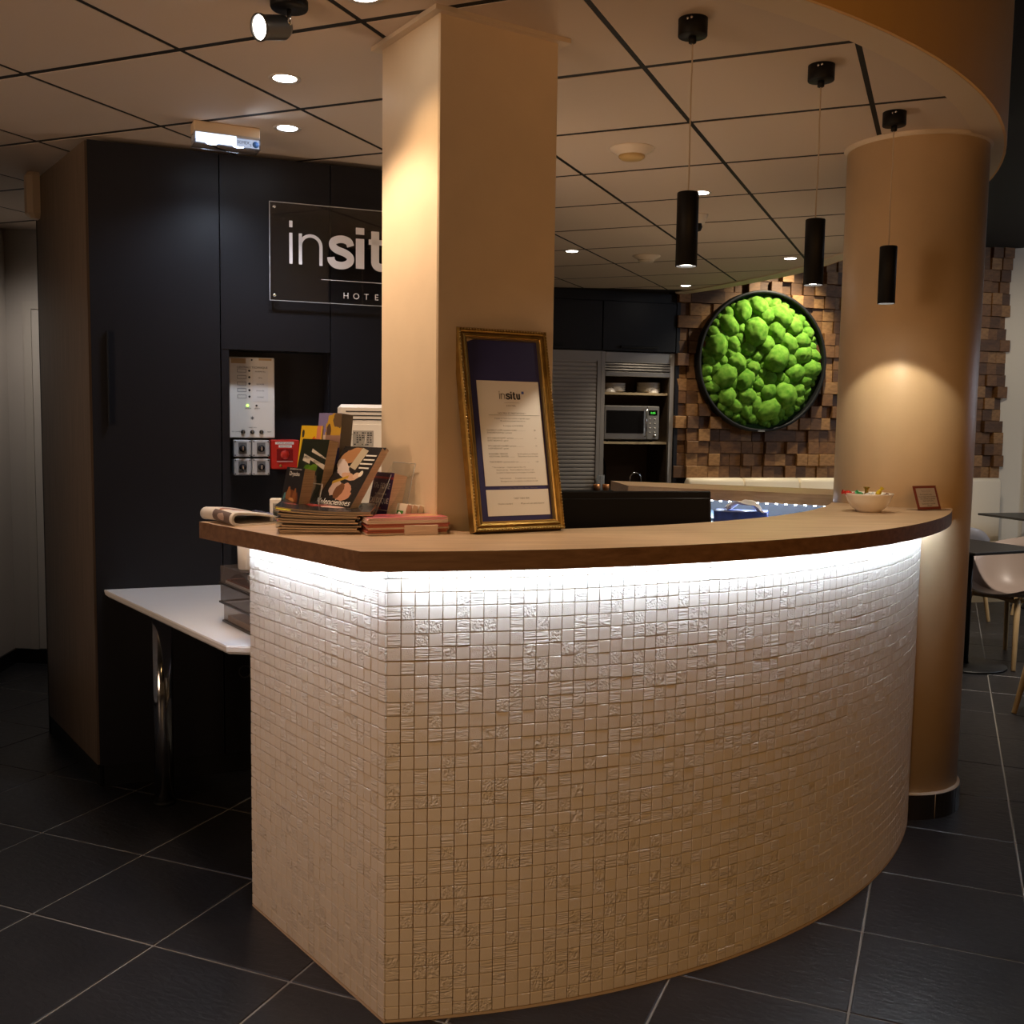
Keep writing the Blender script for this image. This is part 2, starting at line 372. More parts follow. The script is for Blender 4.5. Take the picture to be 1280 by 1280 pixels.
tail = [(-2.86, 7.66), (-4.4, 6.4), (-5.3, 5.2)]
ce = MB().prism([(oc[0]+(p[0]-oc[0])*.98, oc[1]+(p[1]-oc[1])*.98) for p in outer]+tail, HC+.0014, HC+.03).obj('ceiling', CGRID); struct(ce)
# plaster border with its fascia rising to the dark upper ceiling
bd = MB(); n = min(len(outer), len(inner))
def resample(P, N):
    L = [0]
    for a, b in zip(P, P[1:]): L.append(L[-1]+sqrt((b[0]-a[0])**2+(b[1]-a[1])**2))
    out = []; k = 0
    for i in range(N+1):
        t = L[-1]*i/N
        while k < len(L)-2 and L[k+1] < t: k += 1
        u = (t-L[k])/max(L[k+1]-L[k], 1e-9); out.append((P[k][0]+(P[k+1][0]-P[k][0])*u, P[k][1]+(P[k+1][1]-P[k][1])*u))
    return out
def strip_between(A, B, z0, z1, mb):
    N = len(A)
    v = [(p[0], p[1], z) for z in (z0, z1) for P in (A, B) for p in P]
    f = []
    for i in range(N-1):
        f += [(i, i+1, N+i+1, N+i), (2*N+i+1, 2*N+i, 3*N+i, 3*N+i+1), (i+1, i, 2*N+i, 2*N+i+1), (N+i, N+i+1, 3*N+i+1, 3*N+i)]
    f += [(0, N, 3*N, 2*N), (2*N-1, N-1, 3*N-1, 4*N-1)]
    mb.add(v, f, 0, False)
def halves(P, n1, n2, brk): return resample(P[:brk+1], n1)+resample(P[brk:], n2)[1:]
O1 = halves(outer, 70, 40, 64); I1 = halves(inner, 70, 40, 64)
mid = [(a[0]*.4+b[0]*.6, a[1]*.4+b[1]*.6) for a, b in zip(O1, I1)]
strip_between(I1, [(oc[0]+(p[0]-oc[0])*.997, oc[1]+(p[1]-oc[1])*.997) for p in O1], HC-.008, HC+.06, bd); bo = bd.obj('ceiling_border', PLASTER, ce)
fb = MB(); O2 = [(oc[0]+(p[0]-oc[0])*.985, oc[1]+(p[1]-oc[1])*.985) for p in O1]
strip_between(O2, O1, HC-.007, 3.03, fb); fo = fb.obj('fascia', FASCIA, ce)
fo['label'] = 'ochre curved band rising above the pale ceiling border'
up = MB().box((-7, -7, 3.03), (6, 13, 3.08)).obj('ceiling', M('black_upper_ceiling', (.012, .012, .012), .85)); struct(up)
# ceiling panels, clipped to the border
def clip(poly, hull):
    # hull counter-clockwise
    out = poly
    for a, b in zip(hull, hull[1:]+hull[:1]):
        inp = out; out = []
        if not inp: break
        side = lambda p: (b[0]-a[0])*(p[1]-a[1])-(b[1]-a[1])*(p[0]-a[0])
        for k, p in enumerate(inp):
            q = inp[(k+1) % len(inp)]; sp, sq = side(p), side(q)
            if sp >= 0: out.append(p)
            if sp*sq < 0:
                t = sp/(sp-sq); out.append((p[0]+(q[0]-p[0])*t, p[1]+(q[1]-p[1])*t))
    return out
hull = mid[::3]+tail
CX0, CY0, CS = -2.07404, 2.44217, .6
full_me = MB().box((-CS/2+.0085, -CS/2+.0125, 0), (CS/2-.0085, CS/2-.0125, .0013)).mesh('ceiling_panel', CPAN)
holes = [((-1.245, 2.43), .42)]
np_ = 0
for i in range(-8, 5):
    for j in range(-3, 11):
        x0, y0 = CX0+i*CS, CY0+j*CS
        q = [(x0+.0085, y0+.0125), (x0+CS-.0085, y0+.0125), (x0+CS-.0085, y0+CS-.0125), (x0+.0085, y0+CS-.0125)]
        c = clip(q, hull)
        if len(c) < 3: continue
        ar = abs(sum(c[k][0]*c[(k+1) % len(c)][1]-c[(k+1) % len(c)][0]*c[k][1] for k in range(len(c))))/2
        if ar < .01: continue
        if ar > (CS-.017)*(CS-.025)-1e-6: link('ceiling_panel', full_me, ce, (x0+CS/2, y0+CS/2, HC))
        else:
            cx, cy = sum(p[0] for p in c)/len(c), sum(p[1] for p in c)/len(c)
            MB().prism([(p[0]-cx, p[1]-cy) for p in c], 0, .0013).obj('ceiling_panel', CPAN, ce, (cx, cy, HC))
        np_ += 1

# ------------------------------------------------------------------ pillars
def azv(a): return Vector((sin(R(a)), cos(R(a)), 0))
sqp = bpy.data.objects.new('square_pillar', None); COL.objects.link(sqp); sqp.location = (-1.24, 2.435, 0); sqp.rotation_euler = (0, 0, R(90-34)); struct(sqp)
MB().box((0, 0, 0), (.375, .33, HC+.01), ch=.004).obj('shaft', CREAM, sqp)
k = MB(); k.box((-.022, -.022, HC-.012), (.40, 0, HC+.004)); k.box((-.022, .33, HC-.012), (.40, .355, HC+.004)); k.box((-.022, 0, HC-.012), (0, .33, HC+.004)); k.box((.375, 0, HC-.012), (.40, .33, HC+.004))
k.obj('ceiling_trim', PLASTER, sqp)
rc = bpy.data.objects.new('round_pillar', None); COL.objects.link(rc); rc.location = (-.151, 4.262, 0); struct(rc)
MB().lathe([(.2515, .085), (.2515, HC+.01)], 72).obj('shaft', M('ochre_cream_paint', (.72, .545, .34), .42, bump=.05, bscale=160, vary=.03), rc)
MB().lathe([(.2515, HC-.014), (.258, HC-.012), (.264, HC-.004), (.264, HC+.004), (.2515, HC+.004)], 72, cap=False).obj('ceiling_trim', PLASTER, rc)
MB().lathe([(.2515, 0), (.2615, 0), (.2615, .096), (.2515, .101)], 72, cap=False).obj('grout', M('pale_grout', (.45, .40, .34), .8), rc)
skt = M('black_skirting_tile', (.012, .012, .013), .3)
NB = 13
for i in range(NB):
    a0, a1 = 2*pi*i/NB+.009-.35, 2*pi*(i+1)/NB-.009-.35
    pts = [(.2635*cos(a0+(a1-a0)*t/6), .2635*sin(a0+(a1-a0)*t/6)) for t in range(7)]+[(.255*cos(a1+(a0-a1)*t/6), .255*sin(a1+(a0-a1)*t/6)) for t in range(7)]
    MB().prism(pts, 0, .094).obj('skirting_tile', skt, rc)

# ------------------------------------------------------------------ reception counter
CC = Vector((-2.313, 4.031, 0)); CR = 2.2433
ctr = thing('reception_counter', 'curved reception counter faced with pale mosaic tiles under a thick oak top', 'counter')
K0 = Vector((-1.187, 2.085, 0)); K1 = Vector((-1.85, 2.453, 0))
A0 = atan2(K0.y-CC.y, K0.x-CC.x); A1 = R(-1.2)
ZT = 1.118
core = MB()
oa = [(CC.x+(CR-.001)*cos(A0+(A1-A0)*t/60), CC.y+(CR-.001)*sin(A0+(A1-A0)*t/60)) for t in range(61)]
ia = [(CC.x+(CR-.11)*cos(A1+(A0+.07-A1)*t/60), CC.y+(CR-.11)*sin(A1+(A0+.07-A1)*t/60)) for t in range(61)]
ldir = (K1-K0).normalized(); lnorm = Vector((-ldir.y, ldir.x, 0))
if lnorm.dot(CAM-K0) < 0: lnorm = -lnorm
k1i = K1-lnorm*.001; 
poly = [tuple((k1i)[:2])]+oa+ia+[tuple((K1-lnorm*.11)[:2])]
core.prism(poly, 0, ZT)
GROUTM = M('mosaic_grout', (.46, .32, .18), .85, bump=.15, bscale=300)
core.obj('body', GROUTM, ctr)
base = MB()
oa2 = [(CC.x+(CR+.004)*cos(A0+(A1-A0)*t/60), CC.y+(CR+.004)*sin(A0+(A1-A0)*t/60)) for t in range(61)]
strip_between(oa, oa2, 0, .006, base); strip_between([tuple(K0[:2]), tuple(K1[:2])], [tuple((K0+lnorm*.004)[:2]), tuple((K1+lnorm*.004)[:2])], 0, .006, base)
base.obj('grout_seam', M('seam_grout', (.52, .42, .32), .85), ctr)
def tile_mat(kind):
    mt = bpy.data.materials.new('mosaic_'+kind); mt.use_nodes = True; nt = mt.node_tree; b = nt.nodes['Principled BSDF']
    b.inputs['Base Color'].default_value = (.69, .635, .565, 1); b.inputs['Roughness'].default_value = .42 if kind in ('smooth', 'fine') else .5
    g = nt.nodes.new('ShaderNodeNewGeometry').outputs['Position']
    n = nt.nodes.new('ShaderNodeTexNoise')
    st, dist, sc, det = {'smooth': (.05, .001, 150, 2), 'fine': (.5, .003, 420, 3), 'rocky': (.9, .007, 190, 2), 'crease': (.9, .011, 75, 4), 'ripple': (.9, .0055, 60, 2), 'fold': (.9, .008, 70, 3)}[kind]
    n.inputs['Scale'].default_value = sc; n.inputs['Detail'].default_value = det; n.inputs['Distortion'].default_value = 1.0 if kind in ('crease', 'fold') else 0
    if kind in ('ripple', 'fold'):
        mp = nt.nodes.new('ShaderNodeMapping'); mp.inputs['Scale'].default_value = (.35, .35, 4.5) if kind == 'ripple' else (.6, .6, 2.2)
        if kind == 'fold': mp.inputs['Rotation'].default_value = (.5, .4, 0)
        nt.links.new(g, mp.inputs[0]); g = mp.outputs[0]
    nt.links.new(g, n.inputs['Vector'])
    bp = nt.nodes.new('ShaderNodeBump'); bp.inputs['Strength'].default_value = st; bp.inputs['Distance'].default_value = dist
    nt.links.new(n.outputs[0], bp.inputs['Height']); nt.links.new(bp.outputs[0], b.inputs['Normal']); return mt
kinds = ['smooth', 'fine', 'rocky', 'crease', 'ripple', 'fold']; TM = [tile_mat(k) for k in kinds]
PT = .0327; NR = 34
tw = .0307
tmeshes = []
for mt in TM: tmeshes.append(MB().box((-tw/2, -.006, -tw/2), (tw/2, .004, tw/2), ch=.0010).mesh('mosaic_tile', mt))
places = []
ncol = int(round((A1-A0)*CR/PT))
rowj = [random.uniform(-.0012, .0012) for _ in range(NR)]
def pick():
    return random.choices(range(6), [5, 4, 2.2, 1.6, 2.4, 1])[0]
for i in range(ncol):
    a = A0+(i+.5)*PT/CR
    for j in range(NR):
        sheet = ((i//9)*7+(j//9)*3) % 5
        p = Vector((CC.x+CR*cos(a), CC.y+CR*sin(a), .008+(j+.5)*PT+((sheet-2)*.0005)))
        places.append((p, Vector((cos(a), sin(a), 0)), a-pi/2+pi))
nl = int(round((K1-K0).length/PT))
al = atan2(lnorm.y, lnorm.x)
for i in range(nl):
    for j in range(NR):
        p = K0+ldir*((i+.5)*PT*(K1-K0).length/(nl*PT)); p.z = .008+(j+.5)*PT
        places.append((p, lnorm.copy(), al-pi/2+pi))
def shown_area(pl):
    p, nrm, _ = pl; d = CAM-p; return max(d.normalized().dot(nrm), 0)/d.length_squared
places.sort(key=lambda q: -shown_area(q))
rest = MB()
for q, (p, nrm, rz) in enumerate(places):
    kd = pick(); pr = random.uniform(-.0005, .0005)
    loc = p+nrm*(pr-.0015)
    e = Euler((random.gauss(0, .006), random.gauss(0, .005), rz+random.gauss(0, .004)))
    if q < 300: link('mosaic_tile', tmeshes[kd], ctr, loc, e)
    else: rest.box((-tw/2, -.006, -tw/2), (tw/2, .004, tw/2), kd, Matrix.Translation(loc) @ e.to_matrix().to_4x4(), ch=.0010)
stuff(rest.obj('mosaic_tiles', TM, ctr))
# oak top
ro, ri = 2.345, 1.92
ta0 = atan2(1.965-CC.y, -1.187-CC.x); ta1 = R(2.7)
Pt = [(-1.925, 2.32)]+[(CC.x+ro*cos(ta0+(ta1-ta0)*t/72), CC.y+ro*sin(ta0+(ta1-ta0)*t/72)) for t in range(73)]
Pi = [(CC.x+ri*cos(ta1+(R(-47)-ta1)*t/48), CC.y+ri*sin(ta1+(R(-47)-ta1)*t/48)) for t in range(49)]
poly = Pt+Pi+[(-1.17, 2.46), (-1.735, 2.70)]
tp = MB(); n = len(poly); ch = .0015
tp.add([(p[0], p[1], Z0) for p in poly]+[(p[0], p[1], Z0-.046) for p in poly], [tuple(range(n)), tuple(range(2*n-1, n-1, -1))], 0)
o_ = len(tp.v)-2*n
for i in range(n): tp.f.append([o_+n+i, o_+n+(i+1) % n, o_+(i+1) % n, o_+i]); tp.m.append(1); tp.sm.append(False)
tp.obj('countertop', [OAK, OAK_EDGE], ctr)
# led strip tucked under the top, close to the tiles
led = MB(); rl = CR+.032
la = [(CC.x+rl*cos(A0+.012+(A1-A0)*t/60), CC.y+rl*sin(A0+.012+(A1-A0)*t/60)) for t in range(61)]
lb = [(CC.x+(rl+.010)*cos(A0+.012+(A1-A0)*t/60), CC.y+(rl+.010)*sin(A0+.012+(A1-A0)*t/60)) for t in range(61)]
strip_between(la, lb, Z0-.052, Z0-.0465, led)
q0, q1 = K0+lnorm*.032, K1+lnorm*.032
strip_between([tuple(q0[:2]), tuple(q1[:2])], [tuple((q0+lnorm*.01)[:2]), tuple((q1+lnorm*.01)[:2])], Z0-.052, Z0-.0465, led)
led.obj('led_strip', LEDM, ctr)['label'] = 'bright cool white light strip under the oak top'

# ------------------------------------------------------------------ walls
wl = MB(); c0 = Vector((-5.0, 4.39, 0)); dr = azv(74); dl = azv(152)
WALLP = M('grey_white_wall', (.50, .45, .40), .7, bump=.04, bscale=150)
wp = [tuple((c0+dr*2.15)[:2]), tuple(c0[:2]), tuple((c0+dl*3.5)[:2]), tuple((c0+dl*3.5-azv(62)*.1)[:2]), tuple((c0-azv(113)*.12)[:2]), tuple((c0+dr*2.15+azv(-16)*.1)[:2])]
wo = wl.prism(wp[::-1], 0, 3.03).obj('wall_left', WALLP); struct(wo)
bb = MB(); off = lambda p, a: tuple((Vector(p)+azv(a)*.016)[:2]) if False else p
for (pa, pb, nrm) in ((c0, c0+dr*2.15, azv(164)), (c0+dl*3.5, c0, azv(62))):
    L = (pb-pa).length; nn = max(1, int(round(L/.45))); d = (pb-pa)/L
    for i in range(nn):
        a_, b_ = pa+d*(L*i/nn+.002), pa+d*(L*(i+1)/nn-.002)
        q = [tuple(a_[:2]), tuple(b_[:2]), tuple((b_+nrm*.012)[:2]), tuple((a_+nrm*.012)[:2])]
        MB().prism(q if (q[1][0]-q[0][0])*(q[2][1]-q[1][1])-(q[1][1]-q[0][1])*(q[2][0]-q[1][0]) > 0 else q[::-1], 0, .085).obj('skirting_tile', skt, wo)
dr1 = bpy.data.objects.new('door_1', None); COL.objects.link(dr1); dr1.location = tuple(c0+dr*.16); dr1.rotation_euler = (0, 0, R(90-74)); struct(dr1)
MB().box((0, -.012, .09), (.9, 0, 2.05), ch=.002).obj('leaf', M('door_paint', (.56, .51, .45), .5), dr1)
k = MB(); k.box((-.055, -.006, 0), (-.006, 0, 2.10)); k.box((-.006, -.006, 2.056), (.95, 0, 2.10)); k.obj('frame', M('door_frame_paint', (.52, .47, .41), .5), dr1)

KB = Vector((-2.07, 8.33, 0)); wk = MB(); d5 = azv(51); b5 = Vector((-d5.y, d5.x, 0)); pa = KB+d5*-1.7+b5*.5; pb = KB+d5*-5.5+b5*.5
wk.prism([tuple(p[:2]) for p in (pa, pa+b5*.1, pb+b5*.1, pb)], 0, 3.03); struct(wk.obj('wall_rear', WALLP))
# right-hand end wall and its return
WWH = M('pale_wall', (.66, .66, .68), .65, bump=.03, bscale=120)
KB = Vector((-2.07, 8.33, 0)); tw53 = azv(53); ww1 = KB+tw53*3.13
wr = MB(); e1 = ww1+azv(143)*.0; e2 = e1+azv(100)*.22; e3 = e2+azv(128)*5.5
wr.prism([tuple(p[:2]) for p in (e1, e2, e3, e3+azv(38)*.12, e2+azv(30)*.15, e1+azv(20)*.12)], 0, 3.03)
wro = wr.obj('wall_right', [M('return_wall', (.72, .68, .60), .65)]); struct(wro)
pn = MB(); ns = azv(218); a_ = e2+ns*.002+azv(128)*.02; b_ = e3+ns*.002
pn.prism([tuple(p[:2]) for p in (a_, a_+ns*.01, b_+ns*.01, b_)], .0, 3.03); pn.obj('wall_panel', WWH, wro)

# ------------------------------------------------------------------ timber block wall
TIMB = []
for k_, (c0_, c1_) in enumerate([((.085, .034, .009), (.20, .090, .028)), ((.16, .072, .021), (.34, .175, .062)), ((.050, .019, .005), (.115, .050, .016))]):
    TIMB.append(wood_mat('timber_block_%s' % ('russet', 'honey', 'umber')[k_], c0_, c1_, .6, sc=(7, 7, 24), rz=k_*35))
wb = bpy.data.objects.new('wall_back', None); COL.objects.link(wb); wb.location = KB; wb.rotation_euler = (0, 0, R(90-53)); struct(wb)
MB().box((.0, .06, 0), (3.13, .16, 3.03)).obj('backing', M('dark_backing', (.03, .017, .01), .8), wb)
BS = .1015; wrest = MB(); meshes = {}
cells = []
zb = 1.012
for j in range(20):
    i = 0
    while i < 31:
        wide = 2 if random.random() < .05 and i < 30 else 1
        cells.append((i, j, wide)); i += wide
def wvis(c):
    x = (c[0]+c[2]/2)*BS; z = zb+(c[1]+.5)*BS
    hid = 1.56 < x < 2.84 or z > 2.85 or (x < 1.6 and z > 2.62)
    inr = (x-.735)**2+(z-1.975)**2 < .50**2
    return (hid or inr, c[0])
vis = [c for c in cells if not wvis(c)[0]]; inv = [c for c in cells if wvis(c)[0]]
for q, (i, j, w) in enumerate(vis+inv):
    dep = random.choice([0, .008, .018, .030, .044, .060]); mi = random.choices([0, 1, 2], [4, 3, 3])[0]
    x0, z0 = i*BS+.001, zb+j*BS+.001; sx, sz = w*BS-.002, BS-.002
    tilt = random.gauss(0, .012)
    if q < min(len(vis), 300):
        key = (w, mi)
        if key not in meshes: meshes[key] = [MB().box((0, 0, 0), (sx, .075, sz), ch=.0025).mesh('wood_block', TIMB[mi])]
        link('wood_block', meshes[key][0], wb, (x0, -dep, z0), (random.gauss(0, .012), tilt*.3, random.gauss(0, .02)))
    else: wrest.box((x0, -dep, z0), (x0+sx, .07, z0+sz), mi)
stuff(wrest.obj('wood_blocks', TIMB, wb))

# ------------------------------------------------------------------ moss picture
mp_ = thing('moss_picture', 'round black framed picture of bright green moss cushions on the timber wall', 'picture', KB+tw53*.735+azv(143)*.02+Vector((0, 0, 1.975)), 53)
MF = Matrix.Rotation(R(90), 4, 'X')
RM = .562
MB().lathe([(RM-.008, .055), (RM-.008, -.002), (RM+.012, -.002), (RM+.016, .02), (RM+.016, .092), (RM+.010, .097), (RM-.004, .097), (RM-.008, .092), (RM-.008, .055)], 96, xf=MF, cap=False).obj('frame', BLACKM, mp_)
MOSSD = M('dark_moss', (.01, .04, .005), .95, bump=.8, bscale=90)
MB().lathe([(0.0001, .035), (RM-.006, .035)], 64, xf=MF, cap=False).obj('backing', MOSSD, mp_)
def moss_mat():
    mt = M('bright_moss', (.075, .22, .020), .95, bump=1.0, bscale=260, spec=.05, col2=(.19, .36, .05), vscale=26, coords='World')
    return mt
MOSS = moss_mat()
import bmesh
icos = []
for v in range(6):
    bm = bmesh.new(); bmesh.ops.create_icosphere(bm, subdivisions=4, radius=1)
    for vt in bm.verts:
        p = vt.co.copy(); n1 = NZ.noise(p*1.3+Vector((v*7, 0, 0))); n2 = NZ.noise(p*6+Vector((0, v*5, 0))); n3 = NZ.noise(p*16+Vector((0, v*5, 3)))
        lob = NZ.noise(p*2.6+Vector((v*3, 2, 1)))
        vt.co = p*(1+.09*n1+.035*n2+.03*n3+.07*lob)
    me = bpy.data.meshes.new('moss_cushion'); bm.to_mesh(me); bm.free(); me.materials.append(MOSS)
    for p in me.polygons: p.use_smooth = True
    icos.append(me)
pts = []; tries = 0
rng = random.Random(11)
while len(pts) < 130 and tries < 30000:
    tries += 1
    r = sqrt(rng.random())*(RM-.045); a = rng.random()*2*pi; x, z = r*cos(a), r*sin(a)
    sz = rng.choice([.105, .09, .078]) if tries < 60 else rng.choice([.075, .062, .052]) if tries < 900 else rng.choice([.05, .042]) if tries < 8000 else rng.choice([.036, .030, .026])
    if r+sz*1.32 > RM: continue
    if all((x-q[0])**2+(z-q[1])**2 > ((sz+q[2])*.72)**2 for q in pts): pts.append((x, z, sz))
for x, z, sz in pts:
    o = link('moss_cushion', rng.choice(icos), mp_, (x, -.015-sz*.35, z), (rng.uniform(-.4, .4), rng.uniform(0, 6.28), rng.uniform(-.4, .4)))
    st_ = rng.uniform(.95, 1.35)
    o.scale = (sz*1.08*st_, sz*1.05, sz*1.02)
MB().box((-.03, -.099, -RM-.012), (.03, -.096, -RM-.004)).obj('maker_plate', M('grey_plate', (.3, .3, .3), .4), mp_)

# ------------------------------------------------------------------ bench
LEATH = M('cream_leather', (.74, .64, .49), .42, bump=.04, bscale=120)
bench = thing('banquette_bench', 'cream upholstered banquette running along the timber block wall', 'bench', KB, 53)
def rbox(mb, a, b, r, n=4, mi=0):
    # box rounded along x axis edges (profile in YZ)
    (x0, y0, z0), (x1, y1, z1) = a, b; P = []
    for cy, cz, s0 in ((y1-r, z1-r, 0), (y0+r, z1-r, 90), (y0+r, z0+r, 180), (y1-r, z0+r, 270)):
        for k in range(n+1):
            t = R(s0+90*k/n); P.append((cy+r*cos(t), cz+r*sin(t)))
    N = len(P); e = r*.4
    v = []
    for x, sc in ((x0, .93), (x0+e, 1), (x1-e, 1), (x1, .93)):
        cy, cz = (y0+y1)/2, (z0+z1)/2
        v += [(x, cy+(p[0]-cy)*sc, cz+(p[1]-cz)*sc) for p in P]
    f = [tuple(range(N)), tuple(range(4*N-1, 3*N-1, -1))]
    for s in range(3):
        for i in range(N): f.append((s*N+i, (s+1)*N+i, (s+1)*N+(i+1) % N, s*N+(i+1) % N))
    mb.add(v, f, mi, True)
x = .085
for w in (.495, .505, .505, .505, .505, .46):
    k = MB(); rbox(k, (x+.002, -.16, .40), (x+w-.002, -.055, 1.018), .035); k.obj('back_cushion', LEATH, bench)
    k = MB(); rbox(k, (x+.002, -.62, .36), (x+w-.002, -.17, .47), .03); k.obj('seat_cushion', LEATH, bench)
    x += w
MB().box((.09, -.58, .0), (3.05, -.06, .36)).obj('plinth', M('bench_plinth', (.34, .28, .19), .5), bench)

# ------------------------------------------------------------------ kitchen
kit = thing('kitchen_cabinet', 'black upper cupboards over grey roller shutter kitchen units', 'cabinet', KB, 51)
kb = MB(); kb.box((-1.7, .0, 2.028), (-.642, .55, HC-.003), ch=.002).obj('cupboard', BLACK, kit)
MB().box((-.640, .0, 2.028), (-.002, .55, HC-.003), ch=.002).obj('cupboard', BLACK, kit)
for x0, x1, hx in ((-1.62, -.645, None), (-.637, -.006, (-.49, -.17))):
    d = MB().box((x0, -.02, 2.032), (x1, -.001, 2.418), ch=.002).obj('door', BLACK, kit)
    hx = hx or (x0+.30, x1-.33)
    h = MB(); h.box((hx[0], -.048, 2.052), (hx[1], -.040, 2.070), ch=.002); h.box((hx[0], -.042, 2.052), (hx[0]+.012, -.02, 2.070)); h.box((hx[1]-.012, -.042, 2.052), (hx[1], -.02, 2.070)); h.obj('handle', BLACKM, d)
MB().box((-1.7, -.012, 2.424), (-.006, 0, HC-.006)).obj('filler_rail', BLACK, kit)
MB().box((.0, -.02, 0), (.032, .55, HC-.003), ch=.001).obj('end_panel', BLACK, kit)
SHUT = M('grey_shutter_slat', (.34, .315, .295), .42, metal=.25)
DARKIN = M('brown_interior', (.075, .05, .03), .6); SHELFM = M('oak_shelf', (.36, .28, .17), .5)
u1 = MB(); u1.box((-1.15, 0, .0), (-1.125, .55, 2.024)); u1.box((-.672, -.004, 0), (-.642, .55, 2.024)); u1.box((-1.125, -.004, 1.945), (-.672, .03, 2.024)); u1.box((-1.125, .06, .0), (-.672, .55, 2.02)); u1.obj('tall_unit', GREYALU, kit)
sh = MB(); zz = .03
while zz < 1.935:
    h_ = .0322
    sh.add([(x_, y_, z_) for x_ in (-1.122, -.675) for y_, z_ in ((.009, zz), (.004, zz+.003), (.002, zz+h_*.5), (.004, zz+h_-.003), (.009, zz+h_))], [(0, 1, 6, 5), (1, 2, 7, 6), (2, 3, 8, 7), (3, 4, 9, 8)], 0)
    zz += h_
stuff(sh.obj('shutter_slats', SHUT, kit))['label'] = 'narrow grey slats of the closed roller shutter'
u2 = MB(); u2.box((-.640, -.004, 0), (-.606, .55, 2.024)); u2.box((-.040, -.004, 0), (-.004, .55, 2.024)); u2.box((-.606, .02, 2.0), (-.04, .55, 2.024)); u2.obj('open_unit', GREYALU, kit)
MB().box((-.606, .42, 0), (-.04, .55, 2.0)).obj('back_panel', DARKIN, kit)
sd = MB(); sd.box((-.606, .02, .9), (-.603, .42, 1.92)); sd.box((-.043, .02, .9), (-.040, .42, 1.92)); sd.obj('inner_lining', DARKIN, kit)
MB().box((-.606, -.006, 1.938), (-.040, .10, 2.020), ch=.002).obj('shutter_box', STEEL, kit)
sh = MB()
for q in range(3): 
    zz = 1.871+q*.0215; sh.add([(x_, y_, z_) for x_ in (-.606, -.04) for y_, z_ in ((.012, zz), (.002, zz+.003), (.0, zz+.010), (.002, zz+.018), (.012, zz+.0205))], [(0, 1, 6, 5), (1, 2, 7, 6), (2, 3, 8, 7), (3, 4, 9, 8)], 0)
stuff(sh.obj('raised_slats', STEEL, kit))
MB().box((-.606, -.008, 1.828), (-.042, .02, 1.866), ch=.004).obj('shutter_bar', STEEL, kit)
for z_ in (1.682, 1.285): MB().box((-.604, .03, z_), (-.042, .42, z_+.019), ch=.001).obj('shelf', SHELFM, kit)
MB().box((-1.7, -.62, .0), (.0, -.03, .88), ch=.002).obj('base_cupboard', BLACK, kit)
MB().box((-1.72, -.64, .88), (.0, .40, .918), ch=.003).obj('worktop', BLACKM, kit)
def kpos(x, y, z): 
    d = azv(51); b = Vector((-d.y, d.x, 0)); return KB+d*x+b*y+Vector((0, 0, z))
PORC = M('white_porcelain', (.70, .66, .60), .22, coat=.4)
ORD = ['first', 'second', 'third', 'fourth', 'fifth', 'sixth', 'seventh', 'eighth', 'ninth', 'tenth', 'eleventh']
plate_prof = [(.0001, 0), (.06, 0), (.075, .004), (.098, .014), (.100, .017), (.097, .017), (.074, .008), (.0001, .006)]
pm = MB().lathe(plate_prof, 36, cap=False).mesh('dinner_plate', PORC)
for x_, nme, q in ((-.47, 'plate in left pile on the top kitchen shelf', 7), (-.16, 'plate in right pile on the top kitchen shelf', 8)):
    for i in range(q):
        o = link('dinner_plate', pm, None, kpos(x_, .155, 1.7015+i*.0098)); tag(o, 'white plate, %s from the top of the %s' % (ORD[q-1-i], nme[9:].replace('in the ', '')), 'plate', 'plates in the '+('left' if x_ < -.3 else 'right')+' kitchen pile')
dome_prof = [(.0001, .045), (.022, .044), (.045, .03), (.056, .006), (.058, 0), (.055, 0), (.0001, .040)]  # added domes shaped after pale reflections on the plates
for x_, s in ((-.525, 'left'), (-.15, 'right')):
    o = MB().lathe(dome_prof, 28, cap=False).obj('reflection_dome', PORC, None, kpos(x_+.015, .085, 1.7015+0)); 
    o.location = kpos(x_, .105, 1.7015); tag(o, 'small white dome added for the reflection before the %s plate pile in the kitchen' % s, 'bowl')
mw = thing('microwave', 'steel microwave oven with dark window on the kitchen shelf', 'microwave', kpos(-.345, .035, 1.3045), 51)
MB().box((-.245, .012, .012), (.232, .36, .292), ch=.004).obj('body', M('dark_steel_case', (.12, .115, .11), .4, metal=.7), mw)
dr_ = MB().box((-.245, -.008, .02), (.125, .012, .288), ch=.003).obj('door', STEEL, mw)
MB().box((-.232, -.0105, .068), (.098, -.006, .252), ch=.002).obj('window', M('black_glass', (.006, .006, .007), .08), dr_)
MB().tube([(.108, -.012, .045), (.108, -.034, .052), (.108, -.034, .262), (.108, -.012, .269)], .006, 8).obj('handle', CHROME, dr_)
cp = MB().box((.127, -.008, .02), (.232, .012, .288), ch=.003).obj('control_panel', M('steel_panel', (.25, .24, .23), .4, metal=.6), mw)
MB().box((.139, -.0095, .215), (.214, -.006, .258)).obj('display', M('black_display', (.004, .006, .004), .15), cp)
text_mesh([('0:00', .176, .227, .024, 'CENTER')], glow('green_digits', (.10, .9, .08), 1.4), 'digits', cp, .0102)
k = MB()
for r_ in range(4):
    for c_ in range(2): k.lathe([(.0055, 0), (.0055, .004), (.0001, .005)], 12, xf=T(.152+c_*.042, -.008, .185-r_*.036, 90))
k.obj('buttons', M('pale_button', (.5, .48, .45), .4), cp)
MB().lathe([(.013, 0), (.012, .012), (.0001, .013)], 20, xf=T(.195, -.008, .05, 90)).obj('dial', STEEL, cp)
k = MB()
for sx in (-.2, .19):
    for sy in (.05, .3): k.lathe([(.012, 0), (.012, .014)], 10, xf=T(sx, sy, 0))
k.obj('feet', BLACKM, mw)
